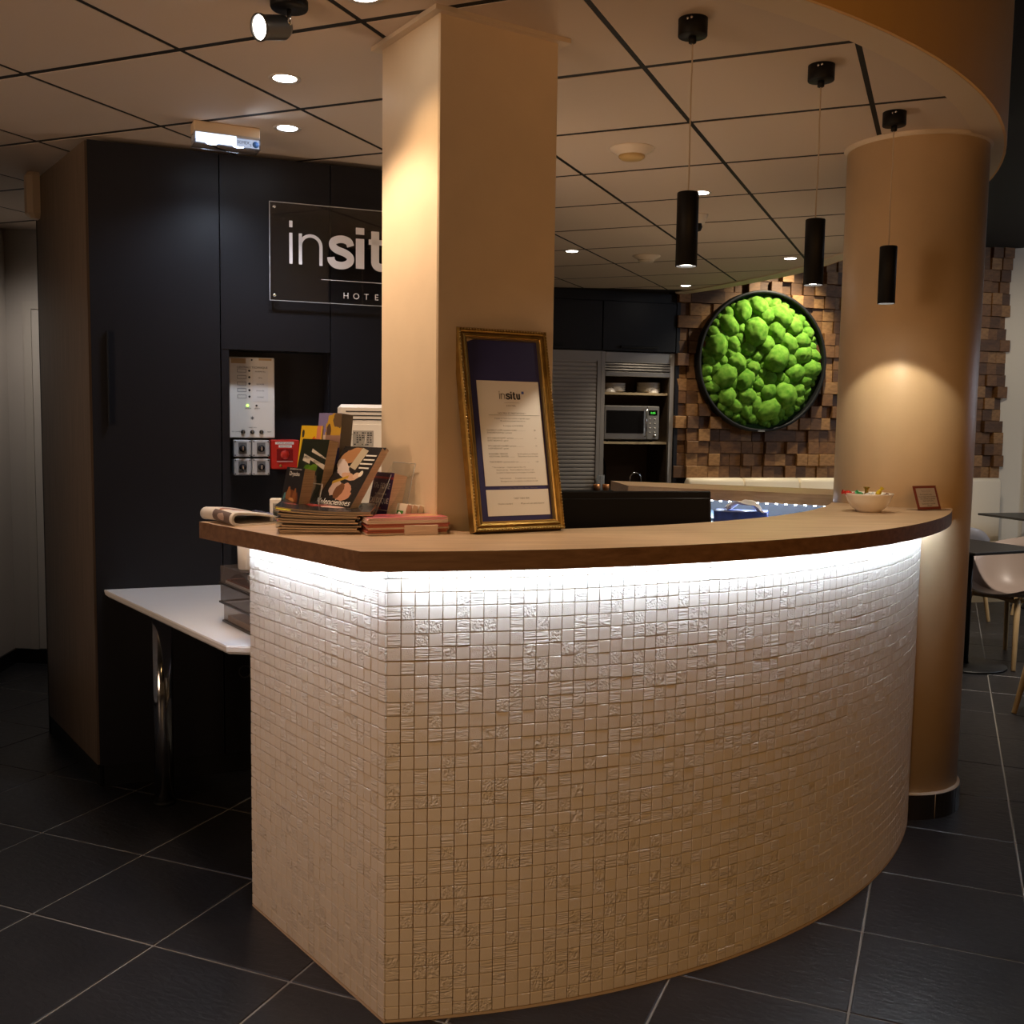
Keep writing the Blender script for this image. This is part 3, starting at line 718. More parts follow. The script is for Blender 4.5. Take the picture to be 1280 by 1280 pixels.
cordk = MB().tube(cat_rom([tuple(kpos(-.46, .40, 1.28)), tuple(kpos(-.455, .40, 1.18)), tuple(kpos(-.43, .40, 1.08)), tuple(kpos(-.43, .40, .92))], 6), .006, 6).obj('power_cord', BLACKM); tag(cordk, 'black power cord hanging below the microwave shelf', 'cord')
tap = thing('kitchen_tap', 'thin chrome gooseneck tap on the kitchen worktop', 'tap', kpos(-.30, .05, .918), 51)
MB().tube([(-.048, 0, .03), (-.048, 0, .085)]+[(-.0+.048*cos(R(180-a)), 0, .085+.048*sin(R(180-a))) for a in range(20, 181, 20)]+[(.048, 0, .06)], .0055, 8).obj('spout', CHROME, tap)
MB().lathe([(.02, 0), (.02, .02), (.012, .035), (.0001, .036)], 16, xf=T(-.048, 0, 0)).obj('base', CHROME, tap)
gl = thing('ribbed_tumbler', 'tall ribbed clear glass on the black worktop by the shutter', 'glass', kpos(-.640, -.045, .918), 51)
k = MB(); nn = 20
def glp(u, v):
    a = 2*pi*u; r = (.028+.002*cos(a*10))*(1+.06*v); return (r*cos(a), r*sin(a), .004+.115*v)
k.grid(glp, 80, 4); k.lathe([(.0001, 0), (.029, 0), (.029, .006), (.0001, .006)], 24, cap=False)
k.obj('body', M('ribbed_glass', (.9, .95, 1.0), .05, trans=.85, ior=1.45), gl)
COP = M('copper_shine', (.50, .22, .09), .3, metal=.6)
for x_, w_ in ((-.70, 'left'), (-.622, 'right')):
    c_ = thing('copper_cup', 'small copper coloured cup %s of the ribbed glass' % ('just left' if w_ == 'left' else 'in front'), 'cup', kpos(x_, -.115, .918), 51)
    MB().lathe([(.0001, 0), (.022, 0), (.027, .02), (.028, .05), (.026, .05), (.024, .02), (.0001, .004)], 24, cap=False).obj('body', COP, c_)

# ------------------------------------------------------------------ rear counter
rcr = thing('rear_counter', 'raised rear counter with thick oak top and white shelf behind the reception', 'counter')
RB = Vector((-1.366, 4.664, 0)); RE = Vector((-.30, 4.545, 0)); RA = Vector((-1.555, 5.0, 0)); RF = Vector((-.22, 4.98, 0))
k = MB(); poly = [tuple(p[:2]) for p in (RB, RE, RF, RA)]
k.prism(poly, Z0-.046, Z0); k.obj('countertop', OAK2, rcr)
DBL = M('dark_blue_laminate', (.055, .07, .10), .35)
w_ = [tuple(p[:2]) for p in (RA+Vector((.09, -.06, 0)), RF+Vector((0, -.06, 0)), RF+Vector((0, -.02, 0)), RA+Vector((.07, -.02, 0)))]
MB().prism(w_, .0, Z0-.046).obj('back_panel', DBL, rcr)
k = MB(); sp_ = [tuple(p[:2]) for p in (RB+Vector((.05, -.32, 0)), RE+Vector((-.35, -.22, 0)), RE+Vector((-.0, .05, 0)), RF+Vector((0, -.06, 0)), RA+Vector((.09, -.06, 0)))]
k.prism(sp_, .985, 1.01); k.obj('shelf', WHITE, rcr)
MB().prism([tuple(p[:2]) for p in (RB+Vector((.10, .02, 0)), RE+Vector((-.02, .05, 0)), RF+Vector((0, -.07, 0)), RA+Vector((.12, -.07, 0)))], 0, .985).obj('body', BLACK, rcr)
d = (RE-RB).normalized(); n_ = Vector((-d.y, d.x, 0)); L = (RE-RB).length
st_ = MB(); st_.prism([tuple(p[:2]) for p in (RB+d*.05+n_*.03, RE+n_*.03, RE+n_*.042, RB+d*.05+n_*.042)], Z0-.051, Z0-.0465)
so = st_.obj('led_tape', M('white_tape', (.8, .8, .8), .5), rcr)
ledme = MB().box((-.005, -.0025, -.003), (.005, .0025, 0)).mesh('led', LEDM)
q = .06
while q < L-.04:
    p = RB+d*q+n_*.036; link('led', ledme, so, (p.x, p.y, Z0-.0515), (0, 0, atan2(d.y, d.x))); q += .042
area(RB+d*(L*.55)+n_*.05+Vector((0, 0, Z0-.056)), RB+d*(L*.55)+n_*.12+Vector((0, 0, .9)), 5.0, COOL, L*.85, .012).rotation_euler.rotate(Euler((0, 0, 0)))
tb = thing('tissue_box', 'blue cardboard tissue box with a white tissue pulled out on the rear shelf', 'box', (-.825, 4.60, 1.01), 84)
MB().box((-.115, -.055, 0), (.115, .055, .068), ch=.003).obj('carton', M('royal_blue_card', (.02, .045, .22), .4, vary=.5, vscale=18), tb)
def tis(u, v):
    x = -.065+.17*u; y = -.05+.08*v
    z = .070+.046*sin(pi*min(1, u*1.15))**.7*(1-.5*abs(v-.5))+.008*sin(9*u+4*v)+.006*sin(17*v+3*u)-.035*max(0, u-.75)
    return (x+.012*sin(7*v), y+.012*sin(6*u), z)
TIS = M('white_tissue', (.88, .88, .90), .85)
k = MB().grid(tis, 26, 14); o = k.obj('tissue', TIS, tb); md = o.modifiers.new('thick', 'SOLIDIFY'); md.thickness = .0015
text_mesh([('e', -.045, .078, .03, 'CENTER')], GREYINK, 'print', tb, .058)
pp = thing('paper_tray', 'small tray of white papers beside the monitor on the rear shelf', 'tray', (-1.02, 4.60, 1.01), 84)
MB().box((-.11, -.05, 0), (.03, .06, .022), ch=.002).obj('tray', WHITEP, pp)
k = MB()
for q in range(6): k.box((-.10+.002*q, -.045, .022+q*.0035), (.02-.004*q, .05, .0245+q*.0035), xf=T(0, 0, 0, 0, 0, q*2-5))
k.obj('papers', PAPER, pp)
MB().lathe([(.022, 0), (.026, .006), (.02, .014), (.0001, .016)], 16, xf=T(-.0, -.03, .044)).obj('red_clip', M('dark_red', (.25, .02, .03), .4), pp)
fo_ = thing('blue_folder', 'blue paper folder lying tilted on the rear shelf behind the tray', 'folder', (-.98, 4.80, 1.012), 84)
k = MB(); k.box((-.11, -.07, 0), (.11, .07, .002), xf=T(0, 0, .02, 6, 8)); k.box((-.105, -.065, 0), (.11, .07, .002), xf=T(0, 0, .026, 8, 10)); k.obj('cover', M('pale_blue_card', (.25, .36, .55), .6), fo_)
MB().box((-.10, -.065, 0), (.105, .068, .003), xf=T(0, 0, .0225, 7, 9)).obj('sheets', PAPER, fo_)

# ------------------------------------------------------------------ monitors
def monitor(name, label, loc, az, w, h, mat, lean, foot=.18):
    t = thing(name, label, 'monitor', loc, az)
    xf = T(0, 0, foot, lean)
    k = MB(); k.box((-w/2, -.012, 0), (w/2, .012, h), xf=xf, ch=.004); k.obj('case', mat, t)
    MB().box((-w/2+.015, .0115, .02), (w/2-.015, .0135, h-.015), xf=xf).obj('screen', M(name+'_screen', (.01, .012, .016), .12), t)
    MB().box((-w/2+.006, -.016, .01), (w/2-.006, -.011, h-.022), xf=xf, ch=.003).obj('back_cover', mat, t)
    k = MB(); k.box((-.03, -.03, .01), (.03, -.012, foot+.1), ch=.004); k.obj('stand', mat, t)
    MB().lathe([(.0001, 0), (.11, 0), (.11, .006), (.03, .014), (.0001, .014)], 32, cap=False).obj('foot', mat, t)
    return t, xf
BGLOSS = M('black_gloss_case', (.004, .004, .005), .3, spec=.25)
mo, xf = monitor('computer_monitor', 'black computer monitor seen from behind over the counter edge', (-.86, 2.972, .785), 53.5, .535, .31, BGLOSS, -6, .16)
MB().box((.2535, -.006, .296), (.267, .006, .311), xf=xf, ch=.002).obj('corner_trim', CHROME, mo)

# ------------------------------------------------------------------ black tall cabinet with niche
BA = Vector((-3.005, 3.02, 0))
blk = thing('black_cabinet_wall', 'tall black panelled cabinet block with a recessed niche behind the desk', 'cabinet', BA, 45.54)
UE = 1.42
MB().box((0, .002, .085), (.474, .05, HC-.02)).obj('panel', BLACK, blk)
MB().box((.4785, .002, 1.728), (.9115, .05, HC-.02)).obj('panel', BLACK, blk)
MB().box((.9155, .002, .085), (UE, .05, HC-.02)).obj('panel', BLACK, blk)
MB().box((.4785, .002, .085), (.9115, .05, .70)).obj('panel', BLACK, blk)
MB().box((.4785, .004, .70), (.508, .15, 1.728)).obj('niche_side', BLACK, blk)
k = MB(); k.box((.508, .15, .70), (.9115, .17, 1.728)); k.box((.508, .05, .69), (.9115, .15, .70)); k.box((.508, .05, 1.728), (.9115, .15, 1.735)); k.box((.9115, .05, .70), (.9155, .15, 1.728)); k.obj('niche_lining', BLACK, blk)
k = MB(); k.box((.0, .05, 0), (.474, .55, HC-.03)); k.box((.474, .175, 0), (UE, .55, HC-.03)); k.obj('carcass', BLACKM, blk)
MB().box((.012, .012, 0), (UE, .05, .083)).obj('plinth', BLACKM, blk)
h = MB(); h.box((.055, -.02, 1.42), (.062, .002, 1.78), ch=.001); h.obj('pull', BLACKM, blk)
hg = MB(); hg.lathe([(.022, 0), (.022, .002), (.027, .002), (.027, 0)], 24, xf=T(.56, .002, .42, 90), cap=False); hg.obj('cable_grommet', M('dull_ring', (.05, .05, .05), .4), blk)
# side face
sdp = thing('brushed_side_panel', 'dark bronze brushed panel forming the left end of the black cabinet block', 'panel', BA+azv(-59)*.002+azv(-149)*.002, -59)
MB().box((.0, -.0, .085), (.84, .018, HC-.02)).obj('panel', DARKMETAL, sdp)
sdp.location = BA+azv(211)*.0
sdp.rotation_euler = (0, 0, R(90-121)); sdp.location = BA+azv(-59)*.86+azv(211)*.004
MB().box((-.0, .0, .0), (.02, .018, HC-.02)).obj('edge_strip', BLACKM, sdp)
k = MB(); k.box((.022, .004, 0), (.855, .016, .075)); k.box((.022, -.002, .075), (.855, .016, .083)); k.obj('plinth', BLACKM, sdp)
MB().box((.01, .02, 0), (.85, .03, HC-.03)).obj('backing', BLACKM, sdp)

# sign
def bpos(u, y, z):
    d = azv(45.54); b = Vector((-d.y, d.x, 0)); return BA+d*u+b*y+Vector((0, 0, z))
sg = thing('hotel_sign', 'clear glass sign plate with white hotel lettering on the black panels', 'sign', bpos(.664, 0, 1.925), 45.54)
GL = clear('sign_glass', (.93, .92, .90), .25, .02)
SW, SH = .80, .387
MB().box((0, -.030, 0), (SW, -.022, SH), ch=.0012).obj('glass_plate', GL, sg)
k = MB()
EDG = M('bright_glass_edge', (.55, .56, .56), .25)
for a, b in (((0, -.0305, 0), (.002, -.0215, SH)), ((0, -.0305, 0), (SW, -.0215, .0018)), ((0, -.0305, SH-.0018), (SW, -.0215, SH)), ((SW-.002, -.0305, 0), (SW, -.0215, SH))): k.box(a, b)
k.obj('plate_edge', EDG, sg)
for x_ in (.019, SW-.019):
    for z_ in (.021, SH-.021): MB().lathe([(.0035, 0), (.0035, .022), (.0085, .024), (.0075, .030), (.006, .034), (.0001, .0355)], 16, xf=T(x_, 0, z_, 90)).obj('standoff', CHROME, sg)
WL = M('white_lettering', (.80, .77, .76), .45)
k = MB(); xe = insitu(k, .078, .148, .1215, -.0325, -.0305, .105, .285)
k.obj('word_mark', WL, sg)
MB().box((xe+.012, -.0325, .275), (xe+.036, -.0305, .299)).obj('square_dot', M('blue_mark', (.10, .16, .42), .5), sg)
MB().box((.205, -.0320, .0925), (.64, -.0305, .0945)).obj('rule', WL, sg)
items = []
for i, ch_ in enumerate('HOTEL'): items.append((ch_, .3065+i*.0425, .023, .0345, 'CENTER'))
text_mesh(items, WL, 'lettering', sg, .0322)

# technical panel in the niche
tpn = thing('technical_panel', 'white technical alarm panel with green light in the black niche', 'control panel', bpos(.516, .15, 1.375), 45.54)
# seen recessed at niche depth: size follows
PW, PH = .182, .328
MB().box((0, -.07, 0), (PW, 0, PH), ch=.003).obj('case', WHITEP, tpn)
FY = .0702
k = MB()
for q in range(5):
    z_ = PH-.062-q*.0262
    for a, b in (((.032, z_), (.068, z_+.0012)), ((.032, z_+.0128), (.068, z_+.014)), ((.032, z_), (.0332, z_+.014)), ((.0668, z_), (.068, z_+.014))): k.box((a[0], -FY-.0004, a[1]), (b[0], -FY, b[1]))
    k.lathe([(.0045, 0), (.0045, .0015)], 12, xf=T(.080, -FY, z_+.007, 90))
k.lathe([(.004, 0), (.004, .0015)], 12, xf=T(.108, -FY, .132, 90)); k.lathe([(.0035, 0), (.0035, .0012)], 10, xf=T(.09, -FY, PH-.011, 90))
k.obj('markings', INK, tpn)
MB().box((.092, -FY-.0004, PH-.180), (.155, -FY, PH-.052)).obj('label_strip', M('pale_label', (.72, .72, .72), .6), tpn)
k = MB(); k.box((.008, -FY-.0004, PH-.026), (.066, -FY, PH-.006)); k.box((.118, -FY-.0004, PH-.012), (.170, -FY, PH-.004)); k.obj('ochre_sticker', M('ochre_sticker_print', (.55, .38, .20), .6), tpn)
items = [('CENTRALE TECHNIQUE', .092, PH-.045, .0115, 'CENTER'), ('ALARME FEU', .124, PH-.060, .0075, 'CENTER')]
for q, s_ in enumerate(('HALL', 'ESCALIER', 'SOUS-SOL', 'CUISINE')): items.append((s_, .124, PH-.085-q*.0262, .0072, 'CENTER'))
items += [('SECTEUR', .074, .118, .006, 'CENTER'), ('DEFAUT', .110, .118, .006, 'CENTER'), ('ARRET SON', .092, .040, .006, 'CENTER'), ('TEST LAMPES', .008, .023, .006, 'LEFT'), ('ARRET', .150, .023, .006, 'LEFT')]
text_mesh(items, INK, 'lettering', tpn, FY+.0006)
MB().lathe([(.005, 0), (.005, .002), (.0001, .003)], 14, xf=T(.072, -FY, .132, 90)).obj('green_light', glow('green_led', (.45, 1.0, .12), 3), tpn)
k = MB()
for a in range(0, 180, 45): k.box((-.008, -.0004, -.0008), (.008, 0, .0008), xf=T(.091, -FY, .081, 0, a, 0))
k.obj('star_mark', INK, tpn)
for x_ in (.053, .090, .127): 
    o = MB().lathe([(.0085, 0), (.0085, .004), (.005, .005), (.005, .012), (.0001, .013)], 16, xf=T(x_, -FY, .024, 90)).obj('key_button', M('dark_metal', (.05, .05, .05), .3, metal=.5), tpn)
    MB().box((x_-.0012, -FY-.0145, .018), (x_+.0012, -FY-.012, .030)).obj('key_slot', CHROME, o)
TRANSP = clear('switch_cover', (.85, .87, .88), .5)
LGREY = M('light_grey_box', (.50, .50, .50), .45)
kk = [(.530, 1.298), (.604, 1.298), (.530, 1.222), (.604, 1.222)]
nm_ = ['upper row beside the niche edge', 'upper row next to the red call point', 'lower row beside the niche edge', 'lower row next to the red call point']
for (u_, z_), s_ in zip(kk, nm_):
    t = thing('key_switch', 'grey key switch box with black knob, '+s_, 'switch', bpos(u_, .15, z_), 45.54, 'key switches under the technical panel')
    MB().box((0, -.085, 0), (.070, 0, .068), ch=.004).obj('box', LGREY, t)
    MB().box((.018, -.0865, .012), (.052, -.084, .058)).obj('plate', M('mid_grey_plate', (.16, .16, .16), .5), t)
    o = MB().lathe([(.014, 0), (.014, .008), (.010, .010), (.010, .018), (.0001, .020)], 20, xf=T(.035, -.085, .034, 90)).obj('lock', M('black_lock', (.02, .02, .025), .25), t)
    MB().box((.0325, -.107, .026), (.0375, -.104, .042)).obj('key_slot', CHROME, o)
    k = MB()
    for a in (.006, .064):
        for b in (.006, .062): k.lathe([(.0028, 0), (.0028, .002)], 8, xf=T(a, -.085, b, 90))
    k.obj('screws', INK, t)
rcp = thing('red_call_point', 'red emergency cut-off call point with white labels in the black niche', 'call point', bpos(.680, .15, 1.246), 45.54)
REDP = M('signal_red', (.50, .022, .012), .38)
MB().box((0, -.075, 0), (.118, 0, .122), ch=.004).obj('case', REDP, rcp)
MB().box((.024, -.0768, .034), (.090, -.0745, .084)).obj('recess_window', M('dark_red_window', (.20, .008, .006), .12), rcp)
MB().lathe([(.019, 0), (.017, .003), (.0001, .004)], 24, xf=T(.057, -.077, .060, 90)).obj('push_disc', REDP, rcp)
MB().box((.024, -.079, .030), (.090, -.075, .0345)).obj('window_ledge', M('pinkish_edge', (.55, .30, .28), .3), rcp)
MB().lathe([(.006, 0), (.006, .003), (.0001, .004)], 14, xf=T(.040, -.075, .014, 90)).obj('brass_screw', M('brass', (.5, .36, .12), .3, metal=1), rcp)
k = MB(); k.box((.018, -.0757, .103), (.094, -.075, .113)); k.box((.032, -.0757, .090), (.086, -.075, .100)); k.obj('white_label', PAPER, rcp)
text_mesh([('COUPURE GENERALE', .056, .1055, .0075, 'CENTER', .9), ('ELECTRIQUE', .059, .0925, .0075, 'CENTER')], INK, 'lettering', rcp, .0762)

# ------------------------------------------------------------------ desk
dk = thing('white_desk', 'white desk top on a round chrome leg between black cabinet and counter', 'desk')
dp = [(-2.985, 3.04), (-1.935, 2.445), (-1.84, 2.475), (-1.62, 2.70), (-1.40, 3.02), (-1.9, 3.55), (-2.24, 3.76)]
k = MB(); n = len(dp); ctrp = (sum(p[0] for p in dp)/n, sum(p[1] for p in dp)/n)
def sc(p, s): return (ctrp[0]+(p[0]-ctrp[0])*s, ctrp[1]+(p[1]-ctrp[1])*s)
lv = [(.757, .975), (.766, .994), (.780, 1.0), (.785, .997)]
v = []; 
for z_, s_ in lv: v += [(*sc(p, s_), z_) for p in dp]
f = [tuple(range(n-1, -1, -1)), tuple(range(3*n, 4*n))]
for a in range(3): f += [(a*n+i, a*n+(i+1) % n, (a+1)*n+(i+1) % n, (a+1)*n+i) for i in range(n)]
k.add(v, f); k.obj('desktop', WHITE, dk)
MB().lathe([(.036, .012), (.036, .757)], 32, xf=T(-2.663, 2.995, 0)).obj('leg', CHROME, dk)
MB().lathe([(.040, 0), (.042, .010), (.037, .014)], 32, xf=T(-2.663, 2.995, 0)).obj('leg_foot', BLACKM, dk)
# letter trays
SMOKE = M('smoky_plastic', (.17, .145, .14), .15, alpha=.36); SMOKE2 = M('clear_tray_plastic', (.24, .20, .18), .15, alpha=.28)
lt = [('topmost of the three, holding papers', .785+.126, 0), ('middle of the stack', .785+.063, .0), ('lowest of the stack, on the desk', .785, .022)]
for i, (s_, z_, dx) in enumerate(lt):
    t = thing('letter_tray', 'smoky plastic letter tray, '+s_, 'tray', (-2.185+dx*.6, 2.735, z_+.001), 123, 'letter trays stacked on the white desk')
    k = MB(); a, b, hh, th = .33-dx, .25, .060, .003
    k.box((0, 0, 0), (a, b, th)); k.box((0, 0, th), (th, b, hh)); k.box((0, 0, th), (a, th, hh)); k.box((0, b-th, th), (a, b, hh)); k.obj('tray', SMOKE if i < 2 else SMOKE2, t)
    k = MB(); k.box((-.004, -.004, .0), (a+.003, .0, .006)); k.box((-.004, -.004, 0), (0, b, .006)); k.obj('rim', M('dark_rim_%s' % ('upper', 'middle', 'lower')[i], (.03, .025, .025), .3), t)
    if i == 0:
        k = MB(); k.box((.02, .01, .004), (.31, .235, .012)); k.obj('papers', PAPER, t)
        MB().box((.03, .012, .0125), (.30, .23, .017)).obj('red_folder', M('rust_folder', (.28, .06, .03), .5), t)
        k = MB().grid(lambda u, v: (.04+.22*u, .015+.2*v, .018+.03*sin(pi*u)), 12, 2); o = k.obj('curled_magazine', M('grey_cover', (.12, .13, .14), .3), t)
        MB().box((.20, .02, .03), (.29, .2, .052), xf=T(0, 0, 0)).obj('white_card', PAPER, t)
    if i == 2: MB().box((.01, .01, .004), (.29, .235, .022)).obj('papers', M('brown_papers', (.30, .18, .11), .6), t)
mg = thing('coffee_mug', 'white mug with a spoon standing on the letter trays', 'mug', (-2.022, 2.678, .785+.192), 120)
sh_ = MB().box((-.045, -.045, -.003), (.045, .045, 0)).obj('coaster', SMOKE, mg)
MB().lathe([(.0001, .001), (.034, .001), (.038, .006), (.040, .09), (.037, .09), (.035, .01), (.0001, .006)], 32, cap=False).obj('body', PORC, mg)
MB().tube([(.037, 0, .075), (.056, -.004, .07), (.062, -.006, .05), (.056, -.004, .028), (.038, 0, .022)], .0055, 8).obj('handle', PORC, mg)
MB().tube([(-.01, .0, .01), (-.038, .0, .095), (-.05, 0, .15)], .0025, 6).obj('spoon', STEEL, mg)
# ------------------------------------------------------------------ gold framed notice
GOLD = M('antique_gold', (.42, .26, .07), .30, metal=.85, vary=.25, vscale=30)
GOLDL = M('bright_gold_bead', (.62, .46, .20), .28, metal=.9)
FR = azv(38.4); FBK = Vector((-FR.y, FR.x, 0))
fr = thing('gold_picture_frame', 'gold ornate frame with navy mount and white price notice leaning on the square pillar', 'picture frame', Vector((-1.118, 2.412, Z0)), 38.4)
FW, FH, LN = .275, .548, -12.5
xf = T(0, 0, .004, LN)
k = MB(); wdt = .026
def moulding(mb, prof, mi=0):
    # profile (inset from outer edge, y) swept round the rectangle with mitred corners
    P = [[(i_, y, i_), (FW-i_, y, i_), (FW-i_, y, FH-i_), (i_, y, FH-i_)] for i_, y in prof]
    v = [p for ring in P for p in ring]; f = []
    for a in range(len(P)-1):
        for c_ in range(4): f.append((a*4+c_, a*4+(c_+1) % 4, (a+1)*4+(c_+1) % 4, (a+1)*4+c_))
    mb.add(v, f, mi, False, xf)
moulding(k, [(0, .022), (0, -.006), (.004, -.012), (.009, -.010), (.013, -.006), (.017, -.010), (.022, -.008), (.026, -.002), (.026, .008)])
k.obj('moulding', GOLD, fr)
k = MB()
def beads(x0, z0, x1, z1):
    L = sqrt((x1-x0)**2+(z1-z0)**2); N = int(L/.0085)
    for q in range(N+1):
        t = q/N; k.lathe([(.0001, -.0028), (.0028, 0), (.0001, .0028)], 6, xf=xf @ T(x0+(x1-x0)*t, -.0115, z0+(z1-z0)*t, 90))
beads(.005, .005, FW-.005, .005); beads(.005, FH-.005, FW-.005, FH-.005); beads(.005, .005, .005, FH-.005); beads(FW-.005, .005, FW-.005, FH-.005)
stuff(k.obj('bead_edge', GOLDL, fr))
k = MB(); moulding(k, [(.0245, -.004), (.0275, -.005), (.0285, .006)]); k.obj('inner_slip', GOLDL, fr)
MB().box((.02, .006, .02), (FW-.02, .02, FH-.02), xf=xf).obj('mount', M('navy_mount', (.045, .045, .17), .45), fr)
MB().box((.004, .02, .004), (FW-.004, .024, FH-.004), xf=xf).obj('backing', M('brown_card', (.2, .13, .08), .8), fr)
pg = thing.__call__ if False else None
SHX0, SHX1, SHZ0, SHZ1 = .050, .240, .122, .408
pgo = MB().box((SHX0, .0045, SHZ0), (SHX1, .0055, SHZ1), xf=xf).obj('notice_sheet', PAPER, fr)
pgo2 = MB().box((SHX0, .0045, .042), (SHX1, .0055, .112), xf=xf).obj('notice_slip', PAPER, fr)
k = MB(); insitu(k, .115, .358, .0155, -.0003, .0005, .07, .27); o = MB(); o.add([tuple((xf @ Vector((p[0], p[1]+.004, p[2])))) for p in k.v], k.f); o.obj('word_mark', INK, pgo)
MB().box((.184, .0036, .373), (.191, .0044, .380), xf=xf).obj('blue_dot', M('blue_print', (.08, .12, .45), .5), pgo)
k = MB(); k.box((SHX0+.028, .0038, .3135), (SHX1-.006, .0044, .3142), xf=xf); k.box((.128, .0038, .348), (.175, .0044, .3484), xf=xf); k.obj('rule', GREYINK, pgo)
lx = SHX0+.018; rx = SHX1-.022; cx = (SHX0+SHX1)/2+.004
items = [('HOTEL', cx, .338, .006, 'CENTER', 1.6), ('NOS PRIX ET PRESTATIONS *', cx, .317, .0066, 'CENTER'), ('L\'equipe de l\'hotel vous souhaite un agreable sejour', cx, .3035, .0052, 'CENTER'),
 ('We wish you a pleasant stay with us', cx, .2965, .0052, 'CENTER'), ('A compter du 01/01/2018', cx, .283, .0058, 'CENTER')]
z_ = .271
for a, b, p in (('CHAMBRE ET LOISIRS (occupation double) ........................', 'STANDARD ROOM (for 2 persons)', '89'), ('PETIT-DEJEUNER BUFFET / personne ..........................', 'BUFFET BREAKFAST / person', '12'), ('PETIT-DEJEUNER CHAMBRE / personne ......................', 'ROOM BREAKFAST / person', '15')):
    items += [(a, lx, z_, .0056, 'LEFT', .9), (p, rx, z_, .0056, 'RIGHT'), (b, lx, z_-.0068, .0056, 'LEFT', .9)]; z_ -= .0215
items += [('BAGAGERIE / SERVICES', lx, z_, .0056, 'LEFT'), ('Service gratuit sur demande', rx, z_, .0056, 'RIGHT'), ('ADDITIONAL SERVICES ..............', lx, z_-.0068, .0056, 'LEFT'), ('Please ask at the front desk', rx, z_-.0068, .0056, 'RIGHT'),
 ('TAXE DE SEJOUR / personne adulte / nuit ..............................', lx, z_-.0215, .0056, 'LEFT', .9), ('1,20', rx, z_-.0215, .0056, 'RIGHT')]
for q, s_ in enumerate(('*  Prix net par jour  -  Chambre louee de 15h a 11h', 'Net price per day  -  Rooms available from 3 pm to 11 am', 'Les cartes et cheques vacances sont acceptes a la reception')): items.append((s_, lx+.006+(.012 if q else 0), z_-.036-q*.0072, .0054, 'LEFT', .9))
items += [('Tarifs maximum        Consultez notre site internet', cx, z_-.066, .0054, 'CENTER'), ('Renseignez-vous a la reception, ouverte jour et nuit', cx+.004, z_-.0735, .0054, 'CENTER'), ('Animaux acceptes / Pets welcome - Merci / Thank you', cx, z_-.092, .0052, 'CENTER')]
text_mesh(items, GREYINK, 'lettering', pgo, 0, xf @ T(0, .0042, 0))
text_mesh([('TARIF WEEK-END', cx+.006, .086, .0062, 'CENTER'), ('Chambre standard', lx+.014, .072, .0058, 'LEFT'), ('89 par nuit avec petit-dejeuner', rx+.006, .072, .0058, 'RIGHT')], GREYINK, 'lettering', pgo2, 0, xf @ T(0, .0042, 0))

# ------------------------------------------------------------------ bowl with sweets and card
BWc = Vector((-.236, 3.74, Z0))
bw = thing('sweet_bowl', 'white porcelain bowl of wrapped sweets at the right end of the counter', 'bowl', BWc)
MB().lathe([(.0001, .004), (.034, .004), (.038, 0), (.041, 0), (.043, .006), (.058, .018), (.070, .038), (.077, .056), (.082, .063), (.0805, .065), (.075, .060), (.066, .040), (.052, .020), (.0001, .012)], 56, cap=False).obj('body', M('ivory_porcelain', (.82, .76, .68), .2, coat=.5), bw)
def candy(name, label, off, rot, col, metal=.35):
    t = thing(name, label, 'sweet', BWc+Vector(off), 90, None); t.rotation_euler = rot
    mt = M(name+'_foil', col, .25, metal=metal, bump=.4, bscale=300)
    MB().lathe([(.0001, -.012), (.006, -.011), (.0085, -.004), (.0085, .004), (.006, .011), (.0001, .012)], 14, xf=T(0, 0, 0, 0, 90), cap=False).obj('sweet', mt, t)
    for s in (-1, 1): MB().lathe([(.002, 0), (.004, .003), (.0085, .011), (.0075, .0115), (.002, .002)], 10, xf=T(s*.0105, 0, 0, 0, 90*s), cap=False).obj('twist', mt, t)
candy('red_sweet', 'red wrapped sweet lying over the left rim of the bowl', (-.066, -.028, .064), (0, .2, .5), (.55, .03, .02))
candy('dark_red_sweet', 'second red wrapped sweet further inside the left rim', (-.048, .0, .055), (0, -.2, 1.4), (.35, .02, .02))
candy('green_sweet', 'green and white wrapped sweet left of the gold one', (-.026, -.022, .060), (.2, .4, .9), (.05, .32, .10))
candy('clear_sweet', 'silvery wrapped sweet in front of the gold one', (-.004, -.018, .058), (.1, -.3, .2), (.7, .72, .72))
candy('yellow_sweet', 'yellow wrapped sweet sticking up at the right of the bowl', (.030, .012, .066), (0, -.9, .5), (.75, .55, .03))
candy('brown_sweet', 'small brown wrapped sweet right of the yellow one', (.050, .008, .056), (.1, .2, 2), (.18, .07, .03))
candy('pink_sweet', 'pale pink wrapped sweet low in the middle of the bowl', (.012, -.006, .054), (.1, .2, .7), (.7, .35, .35))
candy('white_sweet', 'white wrapped sweet buried under the others in the bowl', (.0, .026, .040), (.1, .2, .2), (.75, .72, .68))
candy('orange_sweet', 'orange wrapped sweet deep in the bowl', (-.022, .022, .040), (.1, .0, 2.2), (.75, .3, .05))
gb = thing('gold_sweet', 'gold wrapped sweet standing upright in the bowl', 'sweet', BWc+Vector((-.010, .022, .048)))
GS = M('gold_foil', (.45, .30, .06), .22, metal=.95)
MB().lathe([(.0001, 0), (.0105, 0), (.0115, .006), (.007, .014), (.0062, .022), (.0068, .028), (.011, .034), (.011, .0365), (.0001, .037)], 20, cap=False).obj('foil', GS, gb)
cdh = thing('card_holder', 'slanted clear card holder with red bordered note beside the round pillar', 'card holder', Vector((-.080, 3.898, Z0)), 40)
xf2 = T(0, 0, .003, -20)
CW, CH_ = .118, .088
